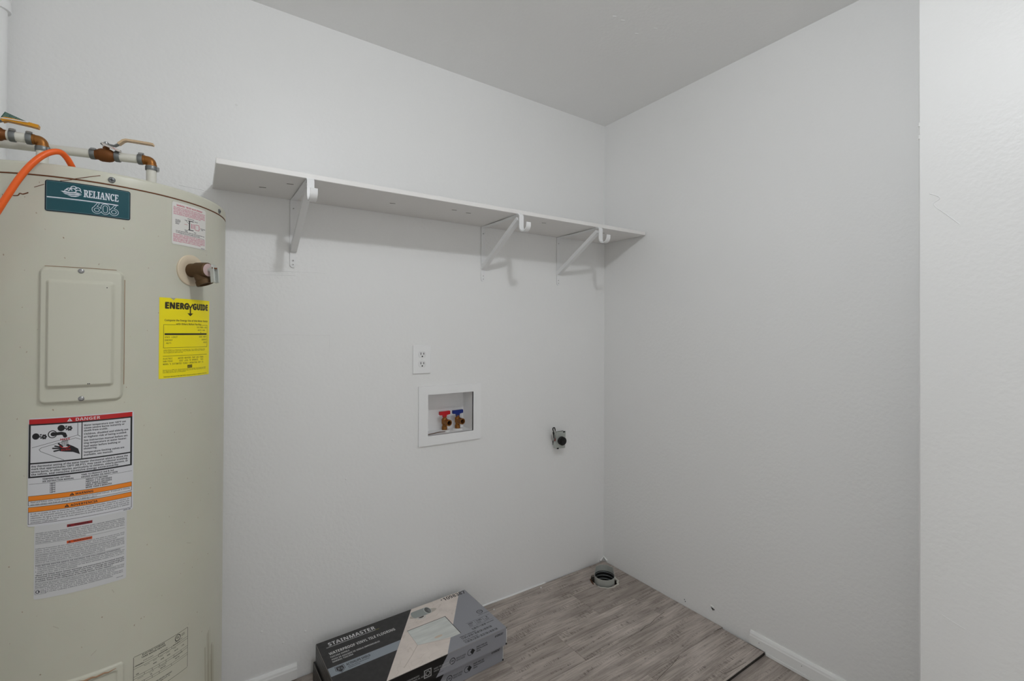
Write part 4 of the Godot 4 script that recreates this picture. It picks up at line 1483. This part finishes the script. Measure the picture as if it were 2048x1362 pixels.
	var pts := curve([Vector3(-2.1180, 1.6130, 0.540), Vector3(-2.1195, 1.6190, 0.546), Vector3(-2.1255, 1.6315, 0.558), Vector3(-2.1330, 1.6365, 0.572), Vector3(-2.1450, 1.6300, 0.582), Vector3(-2.1580, 1.6150, 0.590), Vector3(-2.1720, 1.5910, 0.597), Vector3(-2.1860, 1.5610, 0.601), Vector3(-2.2010, 1.5240, 0.603), Vector3(-2.2230, 1.4750, 0.600), Vector3(-2.2700, 1.4000, 0.585), Vector3(-2.3500, 1.2950, 0.545), Vector3(-2.4400, 1.2200, 0.470), Vector3(-2.5400, 1.1800, 0.380), Vector3(-2.6190, 1.1700, 0.310)], 8)
	part("sheath", MB.new().tube(pts, 0.0056, 16), M.orange, c)
	var gr := MB.new()
	gr.xf = Transform3D(Basis.IDENTITY, Vector3(-2.1190, 1.6110, 0.541))
	gr.lathe([V(0.0135, 0.0), V(0.0135, 0.0022), V(0.0090, 0.0032), V(0.0085, 0.0)], 20)
	part("grommet", gr, M.bench, c)
	# white drain pipe in the far left corner
	var v := thing("vent_pipe", "white plastic pipe standing by the back wall at the left edge", "pipe", Vector3(-2.352, 0.0, 0.06))
	part("pipe_run", MB.new().tube([Vector3(-2.352, 0.0, 0.06), Vector3(-2.352, 2.44, 0.06)], 0.0241, 28), M.white_plastic, v)
	var cp := MB.new()
	cp.xf = Transform3D(Basis.IDENTITY, Vector3(-2.352, 2.135, 0.06))
	cp.lathe([V(0.024, 0.0), V(0.0305, 0.0), V(0.0305, 0.022), V(0.0290, 0.024), V(0.0290, 0.028), V(0.0305, 0.030), V(0.0305, 0.052), V(0.0290, 0.054), V(0.0290, 0.058), V(0.0305, 0.060), V(0.0305, 0.10), V(0.024, 0.10)], 28)
	part("coupling", cp, M.white_plastic, v)

# ------------------------------------------------------------------ things set in the back wall
func wall_boxes() -> void:
	# duplex outlet
	var c := Vector3(-1.0995, 1.1580, 0.0)
	var t := thing("power_outlet", "white duplex power outlet above the laundry outlet box", "outlet", c)
	var b := MB.new()
	b.box(c + Vector3(0, 0, 0.0030), Vector3(0.0825, 0.122, 0.0060), 0.0022)
	part("cover_plate", b, M.white_plastic, t)
	for s: float in [-1.0, 1.0]:
		var o := c + Vector3(0.001, 0.0203 * s, 0.0)
		var poly := PackedVector2Array()
		for i in 40:
			var a := TAU * i / 40.0
			poly.append(Vector2(o.x + 0.0172 * cos(a), o.y + clampf(0.0172 * sin(a), -0.0140, 0.0140)))
		var r := part("receptacle", MB.new().prism(poly, 0.004, 0.0072), mat(Color(0.95, 0.95, 0.95), 0.25), t)
		for q: Array in [[-0.0066, 0.0042, 0.0029, 0.0096], [0.0066, 0.0042, 0.0029, 0.0084]]:
			var sl := MB.new()
			sl.box(Vector3(o.x + q[0], o.y + q[1], 0.0071), Vector3(q[2], q[3], 0.0006))
			part("slot", sl, M.dark, r)
		var gd := MB.new()
		gd.xf = along(Vector3.BACK, Vector3(o.x, o.y - 0.0075, 0.0068))
		gd.lathe([V(0.0031, 0.0), V(0.0031, 0.0006), V(0.0, 0.0006)], 12)
		part("slot", gd, M.dark, r)
	b = MB.new()
	b.xf = along(Vector3.BACK, c + Vector3(0.001, 0, 0.0058))
	b.lathe([V(0.0034, 0.0), V(0.0028, 0.0010), V(0.0, 0.0012)], 12)
	part("screw", b, M.white_metal, t)
	# recessed washing machine box
	var lo := Vector2(-1.1135, 0.7855)
	var hi := Vector2(-0.8080, 1.0415)
	var il := Vector2(-1.0710, 0.8270)
	var ih := Vector2(-0.8475, 1.0040)
	var w := thing("washer_box", "recessed white laundry outlet box low on the back wall", "outlet box", Vector3((lo.x + hi.x) / 2, lo.y, 0))
	b = MB.new()
	var z1 := 0.0085
	for q: Array in [[lo.x, il.x, lo.y, hi.y], [ih.x, hi.x, lo.y, hi.y], [il.x, ih.x, lo.y, il.y], [il.x, ih.x, ih.y, hi.y]]:
		b.box(Vector3((q[0] + q[1]) / 2, (q[2] + q[3]) / 2, z1 / 2), Vector3(q[1] - q[0], q[3] - q[2], z1))
	part("flange", b, M.white_plastic, w)
	b = MB.new()
	var dp := -0.088
	b.quad(Vector3(il.x, il.y, dp), Vector3(ih.x, il.y, dp), Vector3(ih.x, ih.y, dp), Vector3(il.x, ih.y, dp), Vector3.BACK)
	b.quad(Vector3(il.x, il.y, dp), Vector3(il.x, il.y, z1), Vector3(il.x, ih.y, z1), Vector3(il.x, ih.y, dp), Vector3.RIGHT)
	b.quad(Vector3(ih.x, il.y, dp), Vector3(ih.x, il.y, z1), Vector3(ih.x, ih.y, z1), Vector3(ih.x, ih.y, dp), Vector3.LEFT)
	b.quad(Vector3(il.x, il.y, dp), Vector3(ih.x, il.y, dp), Vector3(ih.x, il.y, z1), Vector3(il.x, il.y, z1), Vector3.UP)
	b.quad(Vector3(il.x, ih.y, dp), Vector3(ih.x, ih.y, dp), Vector3(ih.x, ih.y, z1), Vector3(il.x, ih.y, z1), Vector3.DOWN)
	# outer skin of the tray, hidden in the wall
	b.box(Vector3((il.x + ih.x) / 2, (il.y + ih.y) / 2, dp - 0.002), Vector3(ih.x - il.x, ih.y - il.y, 0.003))
	part("tray", b, M.white_plastic, w)
	b = MB.new()
	b.tube(curve([Vector3(-1.066, 0.8285, -0.012), Vector3(-1.03, 0.8290, -0.020), Vector3(-1.00, 0.8290, -0.030), Vector3(-0.965, 0.8285, -0.028)]), 0.0020, 6)
	part("grime", b, mat(Color(0.45, 0.36, 0.30), 0.9), w)
	hose_tap(-0.9640, M.red, "brass hose tap with a red handle inside the laundry outlet box")
	hose_tap(-0.8975, M.blue, "brass hose tap with a blue handle inside the laundry outlet box")
	dryer_outlet()

func hose_tap(x: float, hm: Material, label: String) -> void:
	var z := -0.050
	var y := 0.827
	var t := thing("hose_tap", label, "tap", Vector3(x, y, z), "hose taps in the laundry outlet box")
	var b := MB.new()
	b.xf = Transform3D(Basis.IDENTITY, Vector3(x, y, z))
	b.lathe([V(0.024, 0.0), V(0.024, 0.003), V(0.021, 0.006), V(0.0, 0.006)], 24)
	part("collar", b, M.white_plastic, t)
	b = MB.new()
	b.xf = Transform3D(Basis.IDENTITY, Vector3(x, y, z))
	b.lathe([V(0.0125, 0.005), V(0.0125, 0.020), V(0.0100, 0.023), V(0.0100, 0.030), V(0.0130, 0.034), V(0.0135, 0.052), V(0.0110, 0.057), V(0.0070, 0.060), V(0.0070, 0.066), V(0.0, 0.066)], 20)
	b.xf = along(Vector3(0.12, 0.0, 1.0), Vector3(x, y + 0.042, z + 0.006))
	b.lathe([V(0.0115, 0.0), V(0.0115, 0.010), V(0.0142, 0.012), V(0.0142, 0.034), V(0.0100, 0.0345), V(0.0096, 0.014), V(0.0, 0.014)], 24)
	part("tap_body", b, M.brass, t)
	b = MB.new()
	b.xf = along(Vector3(0.12, 0.0, 1.0), Vector3(x, y + 0.042, z + 0.006))
	b.lathe([V(0.0094, 0.016), V(0.0, 0.016)], 18)
	part("bore", b, M.dark, t)
	# tee handle: neck and cross bar
	b = MB.new()
	var poly := PackedVector2Array([Vector2(-0.0065, 0.060), Vector2(0.0065, 0.060), Vector2(0.0095, 0.072), Vector2(0.0265, 0.074), Vector2(0.0275, 0.0765), Vector2(0.0270, 0.0880), Vector2(0.0255, 0.0895), Vector2(-0.0255, 0.0895), Vector2(-0.0270, 0.0880), Vector2(-0.0275, 0.0765), Vector2(-0.0265, 0.074), Vector2(-0.0095, 0.072)])
	b.xf = Transform3D(Basis(Vector3.UP, 0.1), Vector3(x, y, z))
	b.prism(poly, -0.0055, 0.0055)
	part("handle", b, hm, t)

func dryer_outlet() -> void:
	var t := thing("dryer_outlet", "black round dryer outlet hanging loose on its metal strap low on the back wall", "outlet", Vector3(-0.336, 0.72, 0.0))
	var b := MB.new()
	var z0 := -0.055
	b.quad(Vector3(-0.372, 0.695, z0), Vector3(-0.300, 0.695, z0), Vector3(-0.300, 0.761, z0), Vector3(-0.372, 0.761, z0), Vector3.BACK)
	b.quad(Vector3(-0.372, 0.695, z0), Vector3(-0.372, 0.695, 0), Vector3(-0.372, 0.761, 0), Vector3(-0.372, 0.761, z0), Vector3.RIGHT)
	b.quad(Vector3(-0.300, 0.695, z0), Vector3(-0.300, 0.695, 0), Vector3(-0.300, 0.761, 0), Vector3(-0.300, 0.761, z0), Vector3.LEFT)
	b.quad(Vector3(-0.372, 0.695, z0), Vector3(-0.300, 0.695, z0), Vector3(-0.300, 0.695, 0), Vector3(-0.372, 0.695, 0), Vector3.UP)
	b.quad(Vector3(-0.372, 0.761, z0), Vector3(-0.300, 0.761, z0), Vector3(-0.300, 0.761, 0), Vector3(-0.372, 0.761, 0), Vector3.DOWN)
	part("back_box", b, mat(Color(0.40, 0.43, 0.40), 0.5, 0.5), t)
	# strap and receptacle, turned a little on a tilted frame
	var fr := Transform3D(Basis(Vector3.UP, -0.16) * Basis(Vector3.RIGHT, 0.06), Vector3(-0.3540, 0.7270, 0.043))
	b = MB.new()
	b.xf = fr
	b.box(Vector3(0, 0, 0), Vector3(0.056, 0.088, 0.0016), 0.0004)
	b.box(Vector3(-0.0275, 0.0, -0.012), Vector3(0.0016, 0.088, 0.024), 0.0004)
	part("strap", b, mat(Color(0.74, 0.76, 0.74), 0.4, 0.6), t, "galvanised strap")
	b = MB.new()
	b.xf = fr
	b.box(Vector3(0.018, 0.0405, 0.0014), Vector3(0.011, 0.006, 0.002), 0.0004)
	part("strap_hole", b, M.dark, t)
	b = MB.new()
	b.xf = fr
	b.box(Vector3(-0.016, -0.0425, 0.0014), Vector3(0.011, 0.006, 0.002), 0.0004)
	part("strap_hole", b, M.dark, t)
	b = MB.new()
	b.xf = fr
	b.box(Vector3(-0.002, -0.002, -0.026), Vector3(0.046, 0.050, 0.046), 0.003)
	part("terminal_block", b, mat(Color(0.10, 0.11, 0.10), 0.4), t)
	b = MB.new()
	b.xf = fr * along(Vector3.BACK, Vector3(0.004, -0.004, 0.0))
	b.lathe([V(0.0220, 0.0), V(0.0220, 0.015), V(0.0205, 0.0172), V(0.0150, 0.0180), V(0.0, 0.0180)], 32)
	var rc := part("receptacle", b, M.black, t)
	for q: Array in [[-0.0075, -0.002, 0.0026, 0.010], [0.0075, -0.002, 0.0026, 0.010], [0.0, 0.0085, 0.006, 0.0040]]:
		b = MB.new()
		b.xf = fr
		b.box(Vector3(0.004 + q[0], -0.004 + q[1], 0.0182), Vector3(q[2], q[3], 0.0006))
		part("slot", b, mat(Color(0.005, 0.005, 0.005), 0.9), rc)
	var wires := [[Vector3(-0.372, 0.735, 0.022), Vector3(-0.383, 0.765, 0.034), Vector3(-0.397, 0.781, 0.040), Vector3(-0.405, 0.770, 0.036), Vector3(-0.392, 0.748, 0.026), Vector3(-0.376, 0.722, 0.010), Vector3(-0.350, 0.715, -0.03)],
		[Vector3(-0.380, 0.728, 0.015), Vector3(-0.394, 0.760, 0.036), Vector3(-0.404, 0.789, 0.041), Vector3(-0.392, 0.792, 0.040), Vector3(-0.383, 0.770, 0.034), Vector3(-0.370, 0.750, 0.010), Vector3(-0.350, 0.745, -0.03)],
		[Vector3(-0.383, 0.722, 0.030), Vector3(-0.377, 0.742, 0.034), Vector3(-0.365, 0.735, 0.0), Vector3(-0.350, 0.725, -0.03)]]
	var wm := [mat(Color(0.88, 0.88, 0.86), 0.4), mat(Color(0.05, 0.05, 0.05), 0.4), mat(Color(0.45, 0.08, 0.10), 0.4)]
	for i in 3:
		part("wire", MB.new().tube(curve(wires[i], 8), 0.0028, 10), wm[i], t, ["white wire", "black wire", "dark red wire"][i])

# ------------------------------------------------------------------ flooring cartons
func carton_top() -> Image:
	var W := 1248
	var H := 648
	var k := 2.0   # pixels per millimetre
	var im := Image.create(W, H, false, Image.FORMAT_RGBA8)
	var n1 := noise(0.012, 4, 77)
	var n2 := noise(0.006, 3, 78)
	var gray := Color(0.575, 0.58, 0.603)
	for y in H:
		var xl := (371.0 - 0.7015 * (y / k)) * k
		var xr := (596.0 - 0.7031 * (y / k)) * k
		for x in W:
			var c: Color
			if x < xl:
				var m := 0.5 + 0.5 * n1.get_noise_2d(x * 1.6, y * 1.6)
				c = Color(0.125, 0.12, 0.12) * (0.6 + 0.8 * m)
			elif x < xr:
				var ve := absf(n2.get_noise_2d(x * 0.8 + y * 0.5, y * 0.9 - x * 0.3))
				var m2 := n1.get_noise_2d(x * 0.5, y * 0.5)
				c = Color(0.90 + 0.04 * m2, 0.855 + 0.04 * m2, 0.82 + 0.04 * m2)
				c = c.lerp(Color(0.74, 0.68, 0.63), clampf(0.05 - ve, 0, 0.05) * 6.0)
			else:
				c = gray
			c.a = 1.0
			im.set_pixel(x, y, c)
	# pale tile lying on the marble, its two far edges in shade of a real joint
	var n3 := noise(0.010, 4, 79)
	for y in range(246, 505):
		for x in range(604, 926):
			var xr2 := (596.0 - 0.7031 * (y / k)) * k
			if y > 440 and float(y - 440) > (x - 604) * 0.25 and x < xr2:
				continue
			var v := n3.get_noise_2d(x * 0.4 + y * 0.2, y * 2.2)
			var c := Color(0.84 + 0.06 * v, 0.85 + 0.06 * v, 0.83 + 0.06 * v)
			im.set_pixel(x, y, c)
	stroke(im, [Vector2(604, 246), Vector2(926, 248)], 5, Color(0.16, 0.12, 0.11))
	stroke(im, [Vector2(925, 248), Vector2(926, 504)], 5, Color(0.16, 0.12, 0.11))
	stroke(im, [Vector2(604, 248), Vector2(600, 440), Vector2(760, 486), Vector2(836, 510)], 2, Color(0.62, 0.60, 0.57))
	stroke(im, [Vector2(600, 440), Vector2(520, 520), Vector2(430, 600)], 5, Color(0.66, 0.60, 0.55, 0.5))
	fill(im, arc(770, 440, 34, 12, 0, 360, 14), Color(0.84, 0.68, 0.54, 0.45))
	# a plain mug printed on its side
	var mug := Color(0.60, 0.62, 0.61)
	fill(im, arc(800, 108, 118, 34, 0, 360, 24), Color(0.60, 0.57, 0.52, 0.5))
	stroke(im, arc(766, 142, 34, 26, 0, 180, 14), 9, Color(0.80, 0.80, 0.78))
	fill(im, arc(766, 140, 24, 16, 0, 180, 12), Color(0.16, 0.15, 0.14))
	fill(im, [Vector2(722, 44), Vector2(836, 42), Vector2(860, 130), Vector2(832, 138), Vector2(738, 136), Vector2(712, 96)], mug)
	fill(im, arc(726, 90, 20, 46, 0, 360, 20), mug)
	fill(im, arc(846, 90, 28, 50, 0, 360, 24), Color(0.78, 0.79, 0.78))
	fill(im, arc(847, 90, 23, 43, 0, 360, 24), Color(0.33, 0.34, 0.33))
	fill(im, arc(856, 100, 12, 26, 0, 360, 20), Color(0.46, 0.47, 0.46))
	# lettering
	var wh := Color(0.86, 0.86, 0.86)
	txt(im, "STAINMASTER", 66, 38, 40, wh, "bold", 352)
	rect(im, 50, 88, 372, 4, wh)
	rect(im, 410, 88, 30, 4, Color(0.62, 0.60, 0.20))
	txt(im, "WATERPROOF VINYL TILE FLOORING", 48, 150, 30, wh, "bold", 490)
	txt(im, "TUSCANA MARBLE", 46, 197, 16, wh, "bold", 134)
	txt(im, "PISOS DE AZULEJOS DE VINILO IMPERMEABLES", 48, 228, 16, wh, "bold", 344)
	txt(im, "MARMOL TUSCANA", 46, 254, 16, wh, "bold", 144)
	var band := Color(0.58, 0.61, 0.64)
	fill(im, [Vector2(2, 312), Vector2(523, 312), Vector2(460, 402), Vector2(2, 402)], band)
	var bk := Color(0.07, 0.07, 0.08)
	fill(im, [Vector2(52, 330), Vector2(96, 330), Vector2(98, 362), Vector2(74, 390), Vector2(50, 362)], bk)
	stroke(im, [Vector2(46, 324), Vector2(102, 324), Vector2(105, 364), Vector2(74, 398), Vector2(43, 364), Vector2(46, 324)], 2.5, bk)
	txt(im, "X", 58, 340, 24, band, "bold", 16)
	txt(im, "Q", 76, 346, 18, band, "bold", 16)
	txt(im, "ACTIVELIFE SHIELD\u2122", 118, 330, 22, bk, "bold", 168)
	txt(im, "PROTECTION AGAINST STAINS AND SCRATCHES", 122, 362, 9, bk, "", 150)
	txt(im, "SUPERFICIE ACTIVA", 122, 378, 9, bk, "", 80)
	txt(im, "#", 998, 16, 17, bk, "bold")
	txt(im, "1098387", 1018, 8, 42, bk, "bold", 218)
	stroke(im, arc(1186, 354, 24, 22, 0, 360, 24), 5, bk)
	lines(im, ["LIMITED", "LIFETIME"], 1172, 344, 11, 6, bk, "bold", 0)
	txt(im, "WARRANTY GARANTIA", 1150, 388, 7, bk, "")
	var g2 := Color(0.25, 0.26, 0.29)
	rect(im, 1012, 426, 220, 2, g2)
	rect(im, 1012, 488, 220, 2, g2)
	rect(im, 1084, 426, 2, 62, g2)
	rect(im, 1158, 426, 2, 62, g2)
	txt(im, "EASY", 1024, 436, 17, bk, "bold", 44)
	txt(im, "12 MIL", 1096, 436, 17, bk, "bold", 52)
	txt(im, "8", 1188, 436, 17, bk, "bold")
	for x: float in [1020.0, 1094.0, 1170.0]:
		txt(im, "INSTALL", x, 460, 7, bk, "")
		txt(im, "PIEZAS", x, 472, 7, bk, "")
	txt(im, "15.88 FT\u00b2 / 1.48 M\u00b2", 1016, 504, 20, bk, "bold", 130)
	txt(im, "SQUARE COVERAGE", 1152, 508, 8, bk, "bold", 66)
	txt(im, "NOMINAL SIZE / TAMANO NOMINAL", 894, 540, 8, bk, "bold", 140)
	txt(im, "12 IN x 24 IN / 30.48 CM x 60.96 CM", 896, 556, 22, bk, "bold", 268)
	txt(im, "ACTUAL SIZE / TAMANO REAL", 894, 590, 8, bk, "bold", 130)
	txt(im, "11.94 IN x 24 IN / 30.32 CM x 60.96 CM", 896, 606, 22, bk, "bold", 288)
	return im

func carton_front() -> Image:
	var im := canvas(1248, 132, Color(0.03, 0.028, 0.035))
	var gray := Color(0.575, 0.58, 0.603)
	for y in 132:
		var x := 742.0 - y * 0.72
		im.fill_rect(Rect2i(int(x), y, 1248 - int(x), 1), gray)
	var bk := Color(0.07, 0.07, 0.08)
	var wh := Color(0.70, 0.70, 0.70)
	stroke(im, arc(778, 66, 21, 21, 0, 360, 24), 5, bk)
	txt(im, "ER", 768, 60, 12, bk, "bold")
	txt(im, "REDUCES NOISE", 808, 54, 11, bk, "", 80)
	txt(im, "REDUCE RUIDO", 808, 70, 11, bk, "", 74)
	stroke(im, arc(925, 62, 22, 22, 60, 300, 20), 4, g_dash())
	fill(im, [Vector2(944, 40), Vector2(966, 62), Vector2(944, 86), Vector2(926, 62)], bk)
	lines(im, ["DROP AND GO", "INSTALLATION", "FACIL"], 978, 40, 16, 10, bk, "bold")
	txt(im, "#1098387", 1142, 22, 16, bk, "bold", 80)
	frame(im, 556, 42, 56, 58, 6, wh)
	stroke(im, arc(584, 71, 15, 15, 0, 360, 20), 5, wh)
	dot(im, Vector2i(584, 71), wh, 1.0)
	lines(im, ["EASY TO INSTALL", "FACIL DE INSTALAR"], 630, 56, 18, 11, wh, "bold")
	lines(im, ["WATERPROOF", "RESISTENTE AL AGUA"], 420, 56, 18, 11, wh, "bold")
	rect(im, 556, 104, 150, 2, Color(0.25, 0.25, 0.25))
	return im

func g_dash() -> Color:
	return Color(0.22, 0.23, 0.25)

func carton_end() -> Image:
	var im := Image.create(324, 68, false, Image.FORMAT_RGBA8)
	var n1 := noise(0.05, 3, 91)
	for y in 68:
		for x in 324:
			var v := 0.20 + 0.10 * n1.get_noise_2d(x * 0.6, y * 2.0)
			im.set_pixel(x, y, Color(v, v * 0.97, v * 0.93))
	for i in 6:
		txt(im, "VINYL TILE FLOORING  12 IN x 24 IN", 16 + (i % 2) * 150, 10 + i * 9, 6, Color(0.5, 0.5, 0.47), "", 130)
	return im

func cartons() -> void:
	var tm := printed(carton_top(), 0.32)
	var fm := printed(carton_front(), 0.32)
	var em := printed(carton_end(), 0.4)
	var pale := mat(Color(0.62, 0.60, 0.57), 0.6)
	var L := 0.6237
	var W := 0.3244
	var H := 0.0665
	for k in 2:
		var at := Vector3(-1.5375, 0.0, 0.0470) if k == 0 else Vector3(-1.5308, 0.0690, 0.0585)
		var yaw := 0.0300 if k == 0 else 0.0235
		var t := thing("flooring_carton", ["lower of the two stacked flooring cartons, resting on the planks", "upper flooring carton with marble, mug and tile print on top"][k], "carton", at, "flooring cartons against the back wall")
		t.rotation.y = yaw
		var b := MB.new()
		var e := 0.0008
		# board skin: closed shell a hair inside the printed faces
		b.box(Vector3(L / 2, H / 2, W / 2), Vector3(L - e, H - e, W - e), 0.0015)
		part("board", b, pale, t, "", true)
		b = MB.new()
		b.quad(Vector3(0.0012, H, W - 0.0012), Vector3(L - 0.0012, H, W - 0.0012), Vector3(L - 0.0012, H, 0.0012), Vector3(0.0012, H, 0.0012), Vector3.UP, Vector2(0, 1), Vector2(1, 1), Vector2(1, 0), Vector2(0, 0))
		var rise := Vector3(0, -e, 0)
		b.quad(Vector3(0.0012, H, W - 0.0012), Vector3(L - 0.0012, H, W - 0.0012), Vector3(L - 0.0012, H, W - 0.0012) + rise, Vector3(0.0012, H, W - 0.0012) + rise, Vector3.BACK, Vector2(0, 1), Vector2(1, 1), Vector2(1, 1), Vector2(0, 1))
		part("printed_top", b, tm, t, "", true)
		b = MB.new()
		b.quad(Vector3(0.0012, 0.0012, W), Vector3(L - 0.0030, 0.0012, W), Vector3(L - 0.0030, H - 0.0012, W), Vector3(0.0012, H - 0.0012, W), Vector3.BACK, Vector2(0, 1), Vector2(1, 1), Vector2(1, 0), Vector2(0, 0))
		part("printed_front", b, fm, t, "", true)
		b = MB.new()
		b.quad(Vector3(0, 0.0012, 0.0012), Vector3(0, 0.0012, W - 0.0012), Vector3(0, H - 0.0012, W - 0.0012), Vector3(0, H - 0.0012, 0.0012), Vector3.LEFT, Vector2(0, 1), Vector2(1, 1), Vector2(1, 0), Vector2(0, 0))
		part("printed_end", b, em, t, "", true)
		# open flap on the right end: pale board with a dark tip
		b = MB.new()
		b.box(Vector3(L - 0.0012, H * 0.52, W - 0.0004), Vector3(0.0024, H * 0.80, 0.0016), 0.0004)
		part("flap_edge", b, mat(Color(0.86, 0.86, 0.85), 0.5), t, "white torn edge of the end flap", true)
		b = MB.new()
		b.box(Vector3(L - 0.0022, 0.0045, W - 0.0004), Vector3(0.0060, 0.0070, 0.0018), 0.0005)
		part("flap_corner", b, M.dark, t, "dark bent corner of the end flap", true)
		b = MB.new()
		b.box(Vector3(L - 0.0010, H - 0.0018, W - 0.0006), Vector3(0.0024, 0.0036, 0.0018), 0.0005)
		part("flap_corner", b, M.dark, t, "dark bent corner of the end flap", true)

# ------------------------------------------------------------------ the rest
func small_things() -> void:
	# duct collar standing in the floor
	var c := Vector3(-0.154, 0.0, 0.158)
	var t := thing("duct_collar", "short galvanised duct stub rising through a rough hole in the planks", "duct", c)
	var b := MB.new()
	var segs := 64
	for i in segs:
		var q := []
		for k: int in [0, 1]:
			var a := TAU * (i + k) / segs
			var toward := cos(a - 2.36)   # 1 on the side that faces the room
			var top := lerpf(0.058, 0.030, smoothstep(-0.55, -0.25, toward)) + 0.0012 * sin(a * 9.0)
			if toward > 0.3:
				top = 0.029
			q.append([Vector3(cos(a), 0, sin(a)), top])
		for side: float in [1.0, -1.0]:
			var r := 0.0510 if side > 0 else 0.0501
			var i0 := b.v.size()
			for z: Array in q:
				b.vert(c + z[0] * r + Vector3(0, -0.20, 0), z[0] * side)
				b.vert(c + z[0] * r + Vector3(0, z[1], 0), z[0] * side)
			b.tri(i0, i0 + 1, i0 + 2)
			b.tri(i0 + 1, i0 + 2, i0 + 3)
		var j0 := b.v.size()
		for z: Array in q:
			b.vert(c + z[0] * 0.0510 + Vector3(0, z[1], 0), Vector3.UP)
			b.vert(c + z[0] * 0.0501 + Vector3(0, z[1], 0), Vector3.UP)
		b.tri(j0, j0 + 1, j0 + 2)
		b.tri(j0 + 1, j0 + 2, j0 + 3)
	part("collar", b, M.zinc, t)
	b = MB.new()
	for i in 34:   # crimped ribs on the side that faces the room
		var a := 2.36 - 0.2 - 1.15 + i * 0.052
		var d := Vector3(cos(a), 0, sin(a))
		b.tube([c + d * 0.0510 + Vector3(0, 0.001, 0), c + d * 0.0510 + Vector3(0, 0.027, 0)], 0.0008, 6)
	part("crimps", b, M.zinc, t)
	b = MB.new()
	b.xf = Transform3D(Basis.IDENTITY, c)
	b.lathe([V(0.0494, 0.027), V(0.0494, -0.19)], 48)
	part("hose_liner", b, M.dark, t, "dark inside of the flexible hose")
	for k in 5:
		b = MB.new()
		b.xf = Transform3D(Basis.IDENTITY, c + Vector3(0, 0.020 - 0.017 * k, 0))
		b.lathe([V(0.0494, 0.0), V(0.0478, 0.0015), V(0.0494, 0.003)], 40)
		part("hose_rib", b, M.dull_steel, t)
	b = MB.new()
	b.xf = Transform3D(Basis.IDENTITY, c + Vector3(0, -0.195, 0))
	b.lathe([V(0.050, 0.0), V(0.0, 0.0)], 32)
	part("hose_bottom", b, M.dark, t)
	# pale ragged filler round the hole
	b = MB.new()
	var ring := []
	for i in 26:
		var a := deg_to_rad(lerpf(-35, 168, i / 25.0))
		ring.append(c + Vector3(cos(a), 0, sin(a)) * (0.0670 + 0.003 * sin(i * 1.7)) + Vector3(0, 0.0002, 0))
	b.tube(ring, [0.001, 0.004, 0.006, 0.007, 0.007, 0.0065, 0.007, 0.0075, 0.007, 0.0065, 0.006, 0.006, 0.0055, 0.005, 0.004, 0.0035, 0.003, 0.003, 0.003, 0.003, 0.0035, 0.004, 0.004, 0.0035, 0.003, 0.001], 8)
	for i in b.v.size():
		b.v[i].y = b.v[i].y * 0.35
	part("filler_ring", b, mat(Color(0.80, 0.79, 0.75), 0.8), t, "pale ragged filler round the hole")
	b = MB.new()
	b.tube(curve([c + Vector3(-0.072, 0.002, -0.006), c + Vector3(-0.066, 0.006, -0.028), c + Vector3(-0.055, 0.004, -0.046)]), 0.0030, 8)
	part("splinter", b, mat(Color(0.36, 0.22, 0.14), 0.9), t, "torn brown edge of the plank")
	for p: Vector3 in [Vector3(-0.758, 0.0, 0.052), Vector3(-0.466, 0.0, 0.028)]:
		var s := thing("plaster_crumb", ["tiny white plaster crumb on the planks beside the cartons", "tiny white plaster crumb on the planks near the duct stub"][0 if p.x < -0.6 else 1], "debris", p, "plaster crumbs on the planks")
		b = MB.new()
		b.lathe([V(0.0034, 0.0), V(0.0036, 0.0018), V(0.0020, 0.0042), V(0.0, 0.0046)], 8)
		part("crumb", b, M.trim, s, "", true)
